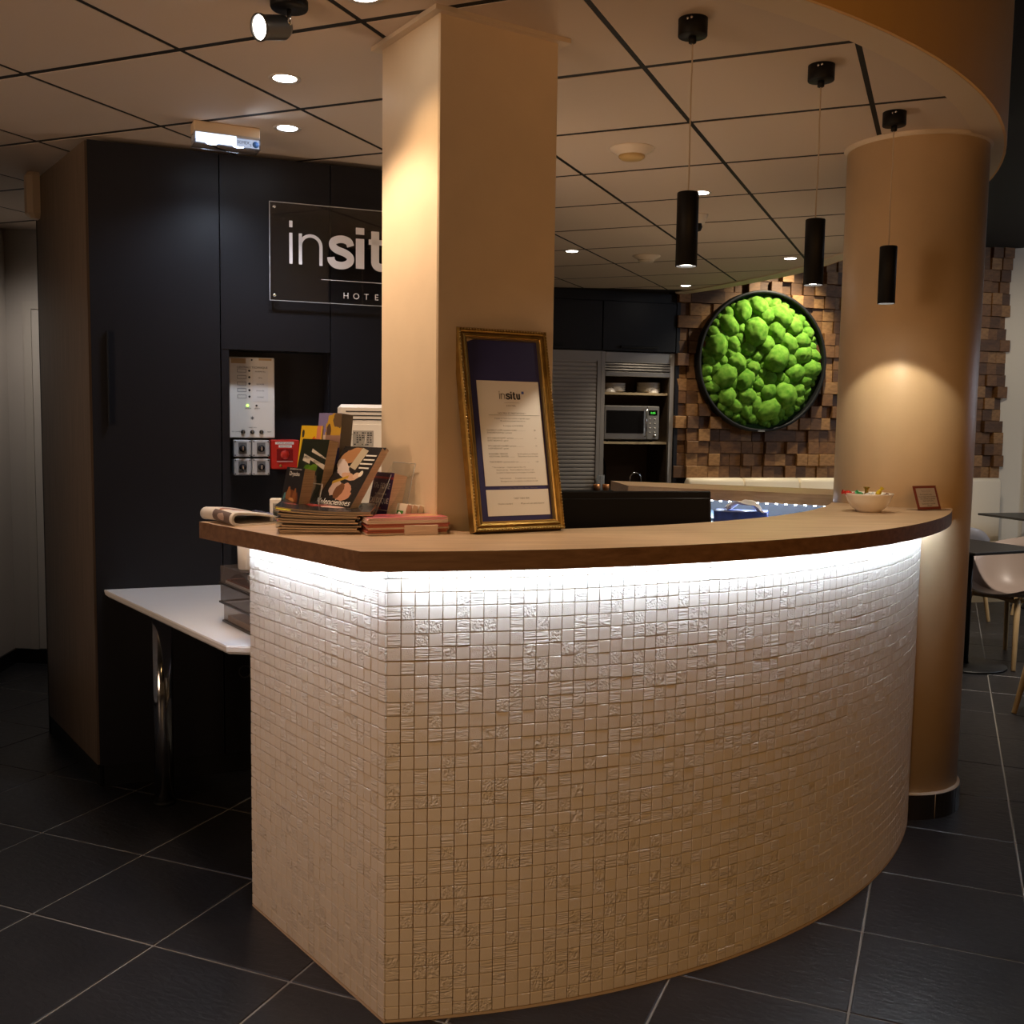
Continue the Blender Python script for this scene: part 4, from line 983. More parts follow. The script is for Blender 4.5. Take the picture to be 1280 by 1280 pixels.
k = MB(); k.box((0, -.001, 0), (CW, .001, CH_), xf=xf2); k.box((-.012, -.03, 0), (CW+.012, .04, .003)); k.obj('acrylic_stand', ACRY, cdh)
MB().box((.001, .0012, .001), (CW-.001, .0022, CH_-.001), xf=xf2).obj('red_border', M('brick_red_card', (.33, .07, .04), .5), cdh)
o = MB().box((.013, .0004, .009), (CW-.011, .0011, CH_-.010), xf=xf2).obj('note', M('cream_note', (.66, .53, .43), .7), cdh)
c_ = CW/2
text_mesh([('Bienvenue', c_, .064, .011, 'CENTER')], M('faint_ink', (.42, .33, .28), .7), 'heading', cdh, 0, xf2 @ T(0, -.0012, 0))
text_mesh([('Merci de votre visite', c_-.004, .052, .0072, 'CENTER'), ('Toute l\'equipe de la reception', c_, .044, .0072, 'CENTER'), ('vous souhaite un agreable', c_, .036, .0072, 'CENTER'), ('sejour parmi nous', c_, .029, .0072, 'CENTER'), ('Servez-vous un bonbon', c_, .018, .0072, 'CENTER'), ('a bientot', c_+.002, .0115, .0068, 'CENTER')], INK, 'lettering', cdh, 0, xf2 @ T(0, -.0012, 0))

# ------------------------------------------------------------------ newspapers, magazines, leaflets
NEWSM = printed('newspaper_print', (.66, .62, .57), [('b', .52, .75, .16, .13, 8, (.12, .12, .15)), ('b', .60, .72, .06, .17, -30, (.40, .16, .08)), ('b', .82, .70, .12, .10, 0, (.62, .60, .60)), ('b', .66, .50, .26, .07, 0, (.14, .10, .09)), ('e', .66, .50, .10, .04, 0, (.45, .33, .28)), ('b', .8, .9, .14, .02, 0, (.25, .27, .45))], .8)
nw = thing('folded_newspaper', 'folded newspaper on the left end of the oak counter', 'newspaper', Vector((-1.948, 2.352, Z0)), 117)
def loopf(k_):
    sc_ = 1-.13*k_
    def fn(u, v):
        # u along length, v round the fold: bottom sheet far end -> fold -> top sheet far end
        hgt = .036*sc_; dpt = .17*(1-.02*k_)
        t = v
        if t < .4: y, z = dpt*(1-t/.4)+hgt*.5*(t/.4)*0+.018*(t/.4), .002+.0016*k_
        elif t < .6:
            a = -pi/2-(t-.4)/.2*pi; y, z = .018+.018*sc_*cos(a), .002+.018+.018*sc_*sin(a)
        else: 
            s = (t-.6)/.4; y, z = .018+(dpt-.018)*s, .002+.018+.018*sc_-.024*sc_*s**1.5+.004*sin(7*u+3*s)*s
        return (u*.205+.012*sin(3*y*9)*0, y, z+.003*sin(4*u))
    return fn
k = MB(); 
for q in range(3): k.grid(loopf(q), 14, 40, uv=True)
o = k.obj('sheets', NEWSM, nw); md = o.modifiers.new('thick', 'SOLIDIFY'); md.thickness = .0016
text_mesh([('OBSERVATEUR', .03, .0, .018, 'LEFT')], M('blue_grey_ink', (.16, .18, .36), .7), 'headline', nw, 0, T(.075, .105, .031, -83))
ck = thing('small_clock', 'small white desk clock with dark screen behind the folded newspaper', 'clock', Vector((-1.735, 2.385, Z0)), 80)
MB().box((0, 0, 0), (.062, .022, .070), ch=.004).obj('case', WHITEP, ck)
MB().box((.012, -.001, .006), (.058, .0005, .056)).obj('screen', M('dark_green_screen', (.014, .02, .012), .25), ck)
text_mesh([('Siemens'[:0]+'Auto', .048, .060, .007, 'CENTER')], INK, 'lettering', ck, .0006)

def magazine(label, x, y, z, az, w, d, th, cover, pages, group=None, curl=0, name='magazine', tiltz=0):
    t = thing(name, label, 'magazine', (x, y, z), az, group)
    nx = 8
    def top(u, v): return (u*w, v*d, th+curl*((1-u)**3))
    def bot(u, v): return (u*w, v*d, curl*((1-u)**3))
    k = MB(); k.grid(lambda u, v: (u*w, v*d, th+curl*((1-u)**3)+.0004), nx, 1, uv=True, smooth=True)
    o = k.obj('cover', cover, t)
    k = MB(); P = []
    for i in range(nx+1):
        u = i/nx; zc = curl*((1-u)**3); P += [(u*w, 0, zc), (u*w, d, zc), (u*w, d, zc+th), (u*w, 0, zc+th)]
    f = [(0, 3, 2, 1), (nx*4, nx*4+1, nx*4+2, nx*4+3)]
    for i in range(nx):
        a, b = i*4, i*4+4; f += [(a, a+1, b+1, b), (a+1, a+2, b+2, b+1), (a+2, a+3, b+3, b+2), (a+3, a, b, b+3)]
    k.add(P, f); k.obj('pages', pages, t); return t
BLK = (.016, .015, .017)
REDFIG = printed('black_cover_red_figure', BLK, [('e', .42, .55, .16, .13, 10, (.30, .03, .02)), ('e', .60, .48, .17, .10, 5, (.62, .42, .36)), ('e', .30, .62, .08, .10, 40, (.45, .06, .04)), ('e', .12, .45, .08, .06, 0, (.22, .05, .05))], .25)
PLAINB = printed('black_cover', BLK, [('b', .5, .92, .4, .03, 0, (.5, .47, .44))], .25)
PLAINM = printed('magenta_corner_cover', (.30, .02, .10), [('b', .7, .3, .3, .3, 0, BLK)], .3)
YEL = printed('yellow_corner_cover', BLK, [('b', .05, .1, .10, .14, 0, (.62, .60, .03)), ('b', .05, .3, .08, .10, 0, (.65, .25, .03))], .3)
mgz = [printed('black_cover_b', BLK, [('b', .5, .5, .5, .06, 0, (.10, .05, .03))], .3), PLAINB]
rg = random.Random(3)
base = Vector((-1.548, 2.178, 0)); z = Z0+.0008
g_ = 'magazines piled at the left of the counter'
NMAG = 11
for i in range(NMAG):
    th = .0047; az_ = 60+rg.uniform(-7, 7)+(0 if i < 7 else -4*(i-7)*.3); ox, oy = rg.uniform(-.009, .009), rg.uniform(-.009, .009)
    p = base+Vector((ox, oy, 0))-azv(60)*(.0012*i)
    # local X = long side (to the right), Y = to the back left
    if i == NMAG-1: lab, cv = 'black magazine with a red and white figure, top of the pile on the counter', REDFIG
    elif i == NMAG-2: lab, cv = 'black magazine with yellow corner directly under the red figure magazine', YEL
    elif i == 4: lab, cv = 'magazine with magenta cover corner showing halfway down the pile', PLAINM
    else: lab, cv = 'black covered magazine, %s from the top of the magazine pile on the counter' % ORD[NMAG-1-i], mgz[i % 2]
    dx = Vector((0, 0, 0))
    if i >= NMAG-2: p = p-azv(60)*.006+azv(-30)*.012; az_ = 66 if i == NMAG-1 else 62
    if i == 4: p = p+azv(-30)*.03-azv(60)*.015
    mt_ = magazine(lab, p.x, p.y, z+(rg.uniform(0, .0008) if 0 < i < NMAG-2 else 0), az_, .20 if i < NMAG-2 else .245, .140, th-.0006, cv, PAGES, g_, curl=.010*(i/NMAG) if i < NMAG-2 else .013)
    if i >= NMAG-2: mt_.rotation_euler.rotate_axis('X', R(5 if i == NMAG-1 else 3))
    if i == NMAG-1:
        t = [o for o in COL.objects if o.get('label') == lab][0]
        text_mesh([('PORTRAITS', 0, 0, .024, 'CENTER')], WHITEINK, 'title', t, 0, Matrix.Translation((.150, .100, th+.0022)) @ Euler((R(-90), 0, 0)).to_matrix().to_4x4())
    z += th+.0004
zmag = z
PINK = printed('pink_brochure_print', (.62, .13, .17), [('b', .70, .55, .24, .25, 6, (.70, .40, .16)), ('e', .28, .55, .16, .20, 0, (.30, .05, .10)), ('e', .45, .6, .18, .14, 20, (.50, .08, .08)), ('b', .2, .15, .2, .06, 0, (.70, .28, .30))], .35)
REDPG = M('red_striped_edges', (.42, .12, .07), .6, vary=.6, vscale=3, stretch=(1, 1, 700))
z = Z0+.0008; bp_ = Vector((-1.337, 2.248, 0))
NP = 9
for i in range(NP):
    th = .0048; az_ = 47+rg.uniform(-2.5, 2.5)
    lab = 'pink covered brochure on top of the brochure pile before the square pillar' if i == NP-1 else 'thick edged brochure, %s from the top of the pink brochure pile' % ORD[NP-1-i]
    magazine(lab, bp_.x+rg.uniform(-.004, .004), bp_.y+rg.uniform(-.004, .004), z, az_, .21, .105, th-.0006, PINK, PAGESW if (i % 3 == 0 or i > 5) else REDPG, 'pink brochures piled before the pillar', 0, 'brochure'); z += th
# cream card pile in front
t = thing('card_pile', 'small pile of cream cards in front of the pink brochures', 'cards', Vector((-1.262, 2.305, Z0+.0005)), 55)
k = MB()
for i in range(12): k.box((rg.uniform(-.0008, .0008), rg.uniform(-.0008, .0008), i*.0021), (.086+rg.uniform(-.0008, .0008), .052, i*.0021+.0018))
k.obj('cards', M('cream_cards', (.72, .55, .44), .6), t)

def upright(name, label, cat, loc, az, lean, w, h, th, cover, pages, group=None, fan=0, holder=None):
    t = thing(name, label, cat, loc, az, group); xf = T(0, 0, 0, -lean)
    o = MB(); v = [xf @ Vector(p) for p in ((0, 0, 0), (w, 0, 0), (w, 0, h), (0, 0, h))]
    o.quad(*[tuple(p) for p in v]); fo_ = o.obj('cover', cover, t)
    k = MB(); k.box((0, .0004, 0), (w, th, h*.995), xf=xf)
    k.obj('pages', pages, t); return t, xf
def stand(name, label, loc, az, lean, w, hb, hf, dep, base_h=0):
    t = thing(name, label, 'leaflet stand', loc, az); k = MB(); e = .0022
    tn = math.tan(R(lean))
    def pl(y, h, x0=0, x1=w): k.add([(x0, y, 0), (x1, y, 0), (x1, y+h*tn, h), (x0, y+h*tn, h), (x0, y+e, 0), (x1, y+e, 0), (x1, y+e+h*tn, h), (x0, y+e+h*tn, h)], [(0, 1, 2, 3), (7, 6, 5, 4), (0, 4, 5, 1), (1, 5, 6, 2), (2, 6, 7, 3), (3, 7, 4, 0)])
    pl(-.002-e, hf); pl(dep, hb)
    for x_ in (0, w-e): k.add([(x_, -.002, 0), (x_, dep, 0), (x_, dep+hb*tn, hb), (x_, -.002+hf*tn, hf), (x_+e, -.002, 0), (x_+e, dep, 0), (x_+e, dep+hb*tn, hb), (x_+e, -.002+hf*tn, hf)], [(0, 1, 2, 3), (7, 6, 5, 4), (0, 4, 5, 1), (1, 5, 6, 2), (2, 6, 7, 3), (3, 7, 4, 0)])
    k.box((0, -.002, 0), (w, dep+.002, e)); k.obj('acrylic', ACRY, t)
    k = MB(); k.tube([(0, dep+hb*tn, hb), (w, dep+hb*tn, hb)], .0012, 4); k.tube([(0, -.002+hf*tn, hf), (w, -.002+hf*tn, hf)], .0012, 4); k.tube([(w, dep, 0), (w, dep+hb*tn, hb)], .0012, 4); k.obj('bright_rim', M('acrylic_rim', (.45, .42, .38), .2), t); return t
FIRE = printed('camp_fire_print', (.02, .018, .02), [('e', .5, .42, .38, .20, 0, (.16, .05, .02)), ('e', .35, .48, .12, .17, 0, (.30, .12, .04)), ('e', .68, .46, .10, .16, 0, (.26, .09, .03)), ('e', .52, .34, .20, .12, 0, (.62, .28, .10)), ('e', .5, .30, .12, .06, 0, (.85, .58, .35)), ('e', .15, .45, .07, .09, 0, (.08, .20, .22)), ('b', .5, .14, .6, .12, 0, (.05, .015, .012))], .3)
GREENB = printed('garden_print', (.016, .02, .012), [('e', .42, .50, .30, .16, 0, (.07, .16, .01)), ('e', .5, .55, .24, .10, 20, (.12, .24, .02)), ('e', .62, .42, .20, .14, 0, (.20, .13, .08)), ('e', .66, .36, .12, .16, 0, (.28, .20, .13)), ('e', .25, .36, .14, .07, 0, (.20, .14, .08)), ('b', .72, .74, .30, .075, -12, (.62, .55, .46)), ('b', .30, .74, .14, .05, -8, (.60, .54, .46)), ('b', .46, .79, .55, .035, -9, (.016, .02, .012))], .3)
TALLP = printed('violet_yellow_print', (.22, .19, .38), [('e', .70, .74, .36, .26, 0, (.55, .33, .04)), ('e', .86, .88, .22, .14, 0, (.14, .09, .05)), ('e', .48, .66, .10, .14, 0, (.10, .06, .04)), ('b', .22, .50, .26, .10, 0, (.60, .50, .42)), ('b', .68, .48, .32, .12, 0, (.30, .18, .14)), ('b', .5, .18, .6, .20, 0, (.02, .02, .06)), ('e', .75, .28, .16, .06, 30, (.5, .05, .04)), ('e', .4, .08, .3, .1, 20, (.35, .10, .05))], .3)
LOWP = printed('navy_orange_print', (.02, .022, .05), [('e', .3, .75, .3, .12, 30, (.40, .12, .04)), ('e', .6, .5, .22, .10, -20, (.45, .06, .03)), ('e', .4, .3, .3, .1, 10, (.25, .10, .05)), ('e', .8, .8, .12, .08, 0, (.03, .12, .16)), ('e', .2, .1, .2, .1, 0, (.03, .04, .22))], .3)
YELC = printed('yellow_red_print', (.70, .45, .02), [('e', .66, .55, .40, .30, 0, (.55, .07, .02)), ('e', .12, .9, .06, .05, 0, (.03, .03, .03)), ('b', .85, .9, .10, .2, 0, (.60, .22, .12))], .35)
VALP = printed('magazine_portrait_print', (.018, .016, .016), [('e', .30, .84, .26, .13, 15, (.34, .17, .08)), ('e', .28, .62, .28, .10, -30, (.52, .44, .42)), ('e', .52, .50, .22, .055, -8, (.50, .30, .20)), ('e', .72, .52, .10, .05, 0, (.55, .38, .28)), ('e', .34, .30, .14, .12, 0, (.50, .36, .30)), ('e', .62, .24, .20, .14, -10, (.46, .23, .15)), ('e', .47, .26, .12, .12, 0, (.14, .06, .03)), ('b', .36, .44, .18, .025, 18, (.40, .24, .03)), ('b', .55, .80, .10, .17, -14, (.42, .36, .26)), ('b', .82, .86, .14, .012, 0, (.65, .62, .58)), ('b', .82, .79, .14, .012, 0, (.65, .62, .58)), ('b', .80, .72, .16, .012, 0, (.65, .62, .58)), ('b', .80, .65, .13, .012, 0, (.65, .62, .58)), ('e', .80, .55, .05, .05, 0, (.70, .62, .52))], .25)
FOIRE = printed('navy_fair_print', (.045, .022, .085), [('b', .5, .90, .5, .02, 0, (.35, .03, .04)), ('b', .30, .12, .4, .09, 0, (.02, .012, .03))], .3)
# black leaflet stand, front left
L1 = Vector((-1.648, 2.300, Z0))
stand('leaflet_stand', 'clear acrylic stand holding the black camp fire leaflets', L1+azv(116)*-.004, 116, 12, .112, .12, .05, .05)
t, xf = upright('leaflet', 'black leaflet with camp fire picture in the front left acrylic stand', 'leaflet', L1+Vector((0, 0, .016)), 116, 12, .095, .150, .032, FIRE, PAGES)
text_mesh([('Dryades', .048, .128, .016, 'CENTER')], WHITEINK, 'title', t, .0006, xf); text_mesh([('LES CONCERTS DE LA VILLE', .05, .144, .005, 'CENTER')], WHITEINK, 'heading', t, .0006, xf)
# green brochure
L2 = Vector((-1.685, 2.405, Z0+.03))
stand('brochure_stand', 'clear acrylic stand holding the green garden brochures', Vector((-1.688, 2.407, Z0)), 114, 13, .150, .16, .07, .06)
t, xf = upright('brochure', 'green and black garden brochure with white banner in the second stand', 'brochure', L2, 114, 13, .135, .212, .030, GREENB, PAGES)
text_mesh([('FAMILLE', .034, .157, .011, 'CENTER'), ('WEEK-ENDS ET', .098, .158, .0115, 'CENTER'), ('SEJOURS', .098, .145, .0115, 'CENTER'), ('Valenciennes metropole', .075, .197, .006, 'CENTER')], M('dark_print', (.05, .05, .04), .6), 'title', t, .0006, xf)
t, xf = upright('yellow_leaflet', 'yellow and red leaflet sticking up behind the green garden brochure', 'leaflet', Vector((-1.725, 2.485, Z0+.05)), 110, 8, .10, .225, .012, YELC, PAGES)
# tall brochures in a two tier stand
stand('tall_leaflet_stand', 'tall clear acrylic stand holding the violet and yellow brochures', Vector((-1.652, 2.482, Z0)), 108, 7, .118, .25, .17, .06)
t, xf = upright('tall_brochure', 'violet and yellow brochure, tallest of all the leaflets on the counter', 'brochure', Vector((-1.647, 2.48, Z0+.155)), 108, 6, .10, .155, .040, TALLP, M('dark_pages', (.10, .085, .07), .6, vary=.4, vscale=3, stretch=(500, 1, 1)))
t, xf = upright('navy_brochure', 'navy and orange brochure in the lower pocket under the violet one', 'brochure', Vector((-1.637, 2.462, Z0+.004)), 108, 7, .10, .19, .022, LOWP, PAGES)
# large magazine
zs = 0
stand('magazine_stand', 'clear acrylic stand carrying the large city magazine', Vector((-1.566, 2.346, Z0)), 106, 30, .155, .15, .03, .06)
for q in range(2):
    t, xf = upright('city_magazine', ('black city magazine with an upside down portrait, leaning in its stand' if q == 0 else 'pale edged spare magazine leaning right behind the portrait one'), 'magazine', Vector((-1.566, 2.346, Z0+.062))+(azv(16)*.014 if q else Vector((0, 0, 0))), 106, 37, .148, .195, .012, VALP if q == 0 else PLAINB, PAGESW)
    if q == 0: text_mesh([('Valenciennes', .074, .006, .0255, 'CENTER')], WHITEINK, 'title', t, .0006, xf)
# fair leaflets
L3 = Vector((-1.468, 2.452, Z0+.004))
stand('fair_leaflet_stand', 'clear acrylic stand with navy fair leaflets against the square pillar', Vector((-1.470, 2.450, Z0)), 118, 13, .112, .175, .05, .055)
t, xf = upright('fair_leaflet', 'navy leaflet with white and red fair lettering in the right acrylic stand', 'leaflet', L3, 118, 13, .10, .150, .042, FOIRE, PAGESW)
text_mesh([('17e FOIRE', .05, .105, .022, 'CENTER', .85), ('DU DISQUE', .05, .065, .021, 'CENTER', .85), ('de Valenciennes', .052, .088, .009, 'CENTER')], WHITEINK, 'title', t, .0006, xf)
text_mesh([('Livres', .045, .046, .018, 'CENTER'), ('BD', .04, .026, .020, 'CENTER')], M('orange_ink', (.65, .13, .03), .5), 'subtitle', t, .0006, xf)
t = thing('parking_cards', 'box of white cards with a green P logo against the square pillar', 'cards', Vector((-1.378, 2.428, Z0+.001)), 116)
xf = T(0, 0, 0, -18)
for q in range(3): MB().box((.0, q*.020, 0), (.056, q*.020+.017, .072+.004*q), xf=xf, ch=.001).obj('card_stack', M('white_card_%s' % ('front', 'middle', 'back')[q], (.74, .66, .54), .6), t)
k = MB(); GRN = M('logo_green', (.05, .26, .03), .5)
MB().box((.018, -.0008, .008), (.046, 0, .052), xf=xf, ch=.0003).obj('logo_field', GRN, t)
k = MB(); stroke(k, [(.027, .013), (.027, .046)], .004, -.0016, -.0009, xf); stroke(k, arc2(.027, .0385, .011, .0085, 90, -90, 10), .004, -.0016, -.0009, xf); stroke(k, arc2(.028, .0385, .005, .004, 90, -90, 6), .002, -.0016, -.0009, xf); k.obj('logo_letter', PAPER, t)

# white monitor behind the leaflets
wm = thing('white_computer_screen', 'white computer screen seen from behind with vent slots and a label', 'monitor', (-1.90, 2.985, .785), 66)
wx = T(0, 0, .22, -4)
MB().box((0, 0, 0), (.48, .035, .505), xf=wx, ch=.012).obj('case', WHITEP, wm)
k = MB()
for q in range(3):
    for a in range(2): k.box((.03+a*.145, -.0015, .478-q*.0135), (.155+a*.145, .001, .482-q*.0135), xf=wx)
k.obj('vent_slot', INK, wm)
MB().box((.012, -.004, .335), (.47, -.0005, .437), xf=wx, ch=.003).obj('label_ledge', WHITEP, wm)
MB().box((.055, -.006, .362), (.125, -.0038, .415), xf=wx).obj('rating_label', M('grey_label', (.36, .35, .33), .5), wm)
k = MB(); rr = random.Random(5)
for a in range(7):
    for b in range(6):
        if rr.random() < .7: k.box((.059+a*.009, -.0066, .366+b*.0078), (.059+a*.009+rr.uniform(.003, .0075), -.006, .366+b*.0078+.0042), xf=wx)
k.obj('label_print', INK, wm)
k = MB(); k.box((.16, -.02, .004), (.32, .03, .30)); k.box((.10, -.08, 0), (.38, .12, .012), ch=.004); k.obj('stand', WHITEP, wm)

# ------------------------------------------------------------------ ceiling fittings
def downlight(x, y, label, color=(1.0, .80, .58), e=24, cool=False, cone=100):
    t = thing('ceiling_downlight', label, 'ceiling light', (x, y, HC), group='recessed ceiling downlights')
    MB().lathe([(.036, -.001), (.048, -.004), (.050, -.001), (.050, .002)], 36, cap=False).obj('trim_ring', M('white_trim', (.6, .55, .5), .4), t)
    MB().lathe([(.0001, -.0015), (.036, -.0015)], 32, cap=False).obj('lamp', LENSC if cool else LENS, t)
    spot((x, y, HC-.03), (x, y, 0), e, color, cone, .7, .03)
DL = [(-1.935, 2.754, 'bright downlight in the panel nearest the hanging spotlight', WARM, 12, False), (-2.25, 3.216, 'cool white downlight beside the emergency light', (.85, .90, 1.0), 16, True), (-1.381, 2.30, 'downlight at the top edge of the photo left of the square pillar', WARM, 10, False),
 (-1.08, 4.741, 'downlight just behind the first black pendant lamp', (1, .80, .55), 36, False), (-2.174, 6.083, 'downlight beside the square pillar over the kitchen', (1, .80, .55), 20, False), (-.958, 6.761, 'downlight in front of the moss picture', (1, .82, .58), 18, False), (-1.882, 7.845, 'downlight close to the kitchen cupboards', (1, .82, .60), 36, False)]
for d in DL: downlight(*d[:2], d[2], d[3], d[4], d[5])
for (x, y, s_) in ((-.656, 2.733, 'black tube pendant lamp nearest the square pillar, leftmost of three'), (-.386, 3.206, 'black tube pendant lamp in the middle of the three over the counter'), (-.210, 3.757, 'black tube pendant lamp in front of the round pillar')):
    t = thing('pendant_lamp', s_, 'pendant lamp', (x, y, HC), group='black pendants over the counter')
    MB().lathe([(.0001, -.044), (.037, -.044), (.038, -.042), (.038, 0), (.0001, 0)], 36, cap=False).obj('canopy', BLACKM, t)
    MB().lathe([(.006, -.062), (.010, -.060), (.010, -.044)], 16).obj('cord_grip', BLACKM, t)
    k = MB(); k.lathe([(.0035, 0), (.0035, .004)], 8, xf=T(-.004, -.039, -.012, 90)); k.lathe([(.0035, 0), (.0035, .004)], 8, xf=T(.006, -.0385, -.010, 90)); k.obj('screw', CHROME, t)
    rr = random.Random(int(x*1000)); pts_ = [(0, 0, -.06)]+[(rr.uniform(-.0018, .0018), rr.uniform(-.0018, .0018), -.06-.38*q/7) for q in range(1, 7)]+[(0, 0, -.445)]
    MB().tube(cat_rom(pts_, 3), .0021, 6).obj('cord', M('clear_cord', (.55, .44, .32), .3), t)
    k = MB(); k.lathe([(.026, -.630), (.0285, -.630), (.0285, -.441), (.027, -.439), (.0001, -.439)], 36, cap=False); k.lathe([(.026, -.630), (.026, -.612)], 36, cap=False); k.obj('tube_shade', BLACKM, t)
    MB().lathe([(.0001, -.624), (.026, -.624)], 32, cap=False).obj('lamp', LENS, t)
    spot((x, y, HC-.632), (x, y, 0), (8.5 if y < 3.5 else 6.0), (1, .85, .62), 103 if y < 3.5 else 113, .18, .014)
# hanging track spotlight
ts = thing('ceiling_spotlight', 'black swivel spotlight glaring under the ceiling at the top of the photo', 'spotlight', (-1.575, 2.262, HC))
MB().lathe([(.0001, -.02), (.045, -.02), (.047, -.016), (.047, 0), (.0001, 0)], 32, cap=False).obj('base', BLACKM, ts)
MB().tube([(0, 0, -.018), (0, 0, -.055), (-.012, -.002, -.062)], .006, 10).obj('arm', CHROME, ts)
d_ = Vector((-.30, -.92, -.26)).normalized(); hm = Matrix.Translation((-.03, -.004, -.062)) @ d_.to_track_quat('Z', 'Y').to_matrix().to_4x4()
MB().lathe([(.0001, -.03), (.022, -.028), (.030, -.015), (.030, .05), (.033, .055), (.033, .062), (.029, .062), (.029, .055)], 32, xf=hm, cap=False).obj('head', M('dark_grey_metal', (.09, .085, .08), .35, metal=.5), ts)
MB().lathe([(.0001, .056), (.029, .056)], 32, xf=hm, cap=False).obj('lamp', LENS, ts)
# emergency light
em = thing('emergency_light', 'white box emergency light with lit clear lens under the ceiling', 'emergency light', (-2.50, 3.012, HC), 41.5)
EW, ED = .232, .075
MB().box((0, 0, -.042), (EW, ED, 0), ch=.003).obj('housing', BEIGEP, em)
MB().box((.002, .002, -.062), (EW-.002, ED-.002, -.042), ch=.002).obj('lower_housing', M('white_case', (.85, .85, .86), .4), em)
MB().box((.006, -.0015, -.074), (EW-.085, .0015, -.040)).obj('diffuser', glow('white_diffuser', (.86, .92, 1.0), 2.2), em)
MB().box((EW-.085, -.0015, -.074), (EW-.004, .0015, -.046)).obj('label_plate', glow('lit_label', (.80, .84, .95), .75), em)
k = MB(); e = .0025
k.box((0, -.004, -.078), (EW, -.002, -.036)); k.box((0, -.004, -.078), (e, ED, -.036)); k.box((EW-e, -.004, -.078), (EW, ED, -.036)); k.box((0, -.004, -.080), (EW, ED, -.078)); k.obj('lens_cover', clear('ice_lens', (.88, .92, 1.0), .3), em)
for x_ in (.065, .160): MB().lathe([(.0001, -.070), (.018, -.069), (.025, -.062)], 20, xf=T(x_, .025, 0), cap=False).obj('lamp', glow('blue_white_lamp', (.72, .84, 1.0), 26), em)
text_mesh([('SOMEX', .149, -.064, .0155, 'LEFT', .85), ('5', .194, -.070, .012, 'LEFT')], INK, 'lettering', em, .0048)
k = MB(); k.lathe([(.0115, 0), (.0115, .0006)], 24, xf=T(.215, -.004, -.062, 90)); k.obj('blue_sticker', M('blue_dot', (.06, .20, .62), .5), em)
p_ = Vector((-2.50, 3.012, HC))+azv(41.5)*.116+azv(131.5)*.0
spot(p_+azv(131.5)*.03+Vector((0, 0, -.09)), p_+azv(131.5)*.02+azv(41.5)*.02+Vector((0, 0, -1.6)), 13, (.70, .82, 1.0), 150, .7, .03)
spot(p_+azv(131.5)*.05+Vector((0, 0, -.06)), p_+azv(100)*1.0+Vector((0, 0, .05)), 1.2, (.72, .84, 1.0), 60, .8, .02)
# detectors
for (x, y, s_, c_) in ((-1.161, 3.907, 'round white smoke detector with yellowed centre between pillar and pendants', True), (-1.79, 6.398, 'small white round detector further back over the kitchen', False)):
    t = thing('smoke_detector', s_, 'smoke detector', (x, y, HC))
    MB().lathe([(.0001, -.026), (.052, -.026), (.055, -.022), (.086, -.004), (.088, 0), (.0001, 0)], 40, cap=False).obj('base', M('detector_white', (.72, .62, .50), .45), t)
    k = MB(); k.lathe([(.0001, -.043), (.040, -.040), (.050, -.030), (.050, -.024)], 36, cap=False); k.lathe([(.0505, -.031), (.0515, -.032), (.0505, -.033)], 36, cap=False)
    k.obj('sensing_head', M('detector_head', (.55, .38, .16) if c_ else (.62, .54, .43), .5), t)
t = thing('motion_sensor', 'small white ceiling sensor with black ball behind the first pendant', 'sensor', (-1.195, 5.225, HC))
MB().lathe([(.0001, -.045), (.028, -.045), (.045, -.006), (.046, 0), (.0001, 0)], 28, cap=False).obj('base', M('sensor_white', (.6, .55, .48), .45), t)
MB().lathe([(.0001, -.085), (.016, -.080), (.024, -.062), (.020, -.045)], 24, xf=T(-.006, .0, 0), cap=False).obj('ball', BLACKM, t)
dt = thing('wall_detector', 'beige plastic detector box high on the left edge of the black block', 'detector', BA+azv(-59)*.80+azv(211)*.004+Vector((0, 0, 2.305)), 121)
k = MB(); pf = [(-.04, 0), (.036, 0), (.036, -.03), (.022, -.052), (-.024, -.052), (-.04, -.03)]
v = []
for z_, s_ in ((0, .62), (.022, 1), (.18, 1), (.196, .8)): v += [(p[0]*s_, p[1]*s_, z_) for p in pf]
n = 6; f = [tuple(range(n)), tuple(range(4*n-1, 3*n-1, -1))]
for a in range(3): f += [(a*n+(i+1) % n, a*n+i, (a+1)*n+i, (a+1)*n+(i+1) % n) for i in range(n)]
k.add(v, f); k.obj('case', BEIGEP, dt)
MB().box((-.0385, -.028, .03), (-.041, -.006, .15)).obj('lens', M('beige_lens', (.5, .4, .3), .3), dt)

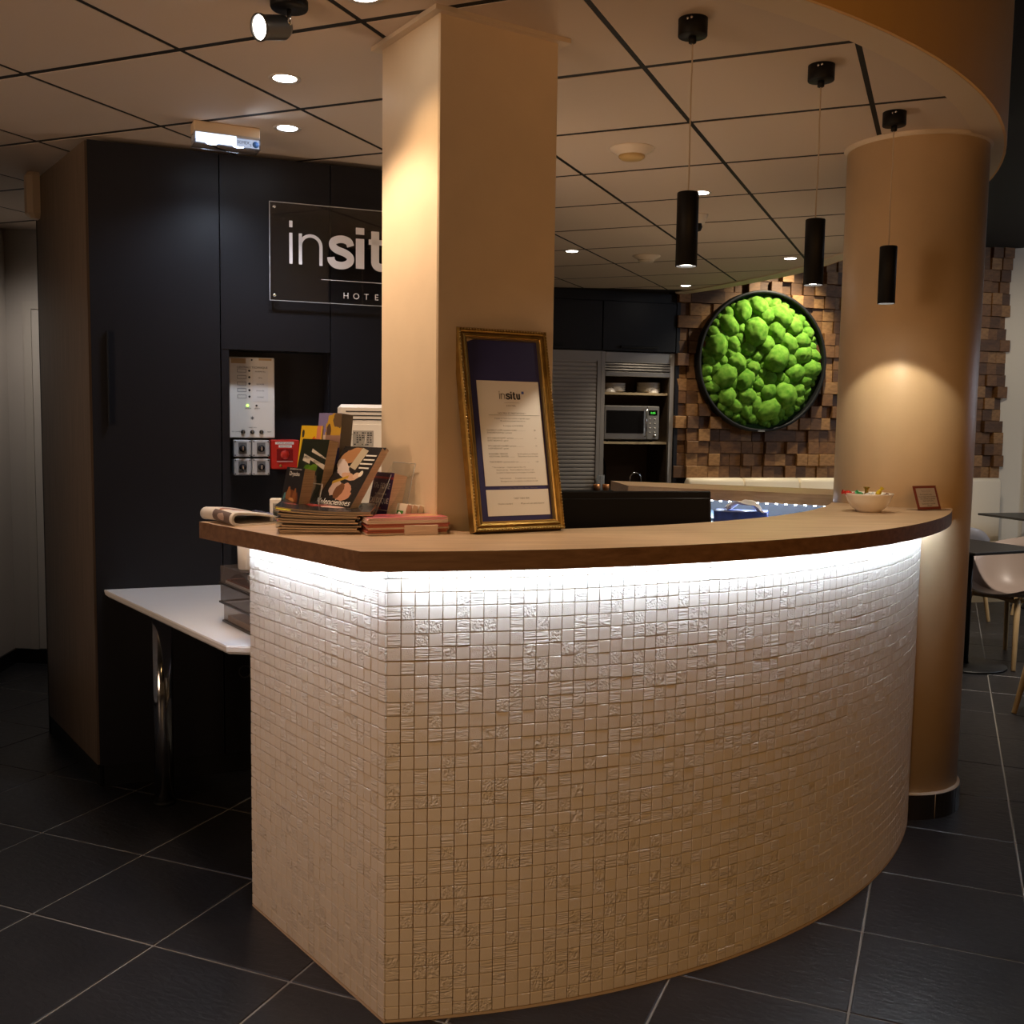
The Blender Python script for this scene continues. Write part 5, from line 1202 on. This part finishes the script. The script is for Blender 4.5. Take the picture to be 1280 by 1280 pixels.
# ------------------------------------------------------------------ dining corner
SHELLC = M('taupe_shell_plastic', (.40, .32, .275), .38); SHELLG = M('grey_shell_plastic', (.30, .28, .285), .4)
ASH = wood_mat('ash_leg_wood', (.50, .33, .15), (.64, .45, .23), .45, sc=(20, 20, 2))
TBL = M('black_table_laminate', (.022, .021, .021), .42); TBM = M('black_steel', (.012, .012, .012), .4)
def shell_chair(name, label, loc, face, mat, group='shell chairs around the dining tables'):
    t = thing(name, label, 'chair', (loc[0], loc[1], 0), face-90, group)   # local -Y is the front
    def fn(u, v):
        a = 2*pi*u           # a=0 right, pi/2 back
        rx, ry = .275, .255
        back = max(0, sin(a)); side = abs(cos(a)); front = max(0, -sin(a))
        rim = .445+.345*back**1.3+.215*(side**3)*(1 if sin(a) > -.35 else .35)-.015*front
        r = v**.85
        x = rx*cos(a)*(r*(1+.10*(v**3)*back)); y = ry*sin(a)*r*(1.02 if sin(a) > 0 else .95)
        z = .425+(rim-.425)*(v**3.2)-.012*(1-v)*1
        return (x, y, z)
    k = MB().grid(fn, 56, 16); o = k.obj('seat_shell', mat, t); md = o.modifiers.new('thick', 'SOLIDIFY'); md.thickness = .012; md.offset = -1
    for sx in (-1, 1):
        for sy in (-1, 1):
            k = MB(); k.tube([(sx*.16, sy*.14, .415), (sx*.185, sy*.165, .395), (sx*.235, sy*.225, .005), (sx*.2355, sy*.2255, 0)], [.017, .019, .0135, .012], 8); k.obj('leg', ASH, t)
    k = MB(); k.tube([(-.165, -.14, .405), (0, -.13, .412), (.165, -.14, .405)], .014, 8); k.tube([(-.165, .14, .405), (0, .13, .412), (.165, .14, .405)], .014, 8); k.tube([(-.16, -.14, .408), (-.16, .14, .408)], .012, 8); k.tube([(.16, -.14, .408), (.16, .14, .408)], .012, 8); k.obj('seat_frame', ASH, t)
    return t
def table(label, corner, az, side, sgn=1):
    t = thing('square_table', label, 'table', corner, az)
    MB().box((0, 0, .725), (side, side, .742), ch=.002).obj('tabletop', TBL, t)
    MB().lathe([(.019, .012), (.019, .725)], 20, xf=T(side/2, side/2, 0)).obj('pole', TBM, t)
    MB().lathe([(.0001, 0), (.235, 0), (.24, .006), (.235, .012), (.03, .016)], 48, xf=T(side/2, side/2, 0), cap=False).obj('base_plate', TBM, t)
    return t
# first table: right corner of its top at (.58, 6.87); sides run az 222 and 317
t1 = table('black square table with round base plate right behind the round pillar', (.184, 6.446, 0), 43, .58)
t2 = table('black square table far back by the pale wall', (.274, 9.50, 0), 142, .70)
shell_chair('shell_chair', 'taupe shell chair with ash legs tucked behind the near black table', (.43, 7.13), 225, SHELLC)
shell_chair('shell_chair', 'grey shell chair seen between pillar and far table', (.06, 8.35), 20, SHELLG)
shell_chair('shell_chair', 'taupe shell chair half hidden at the far table by the right edge', (.80, 9.05), 280, SHELLC)
shell_chair('shell_chair', 'chair of which only one ash leg shows at the right edge', (.70, 5.88), 300, SHELLC)
ft = thing('far_socket_box', 'small dark box with orange spot under the far table', 'box', (.60, 9.60, .0), 90)
MB().box((-.05, -.03, 0), (.05, .03, .06), ch=.004).obj('case', BLACKM, ft)
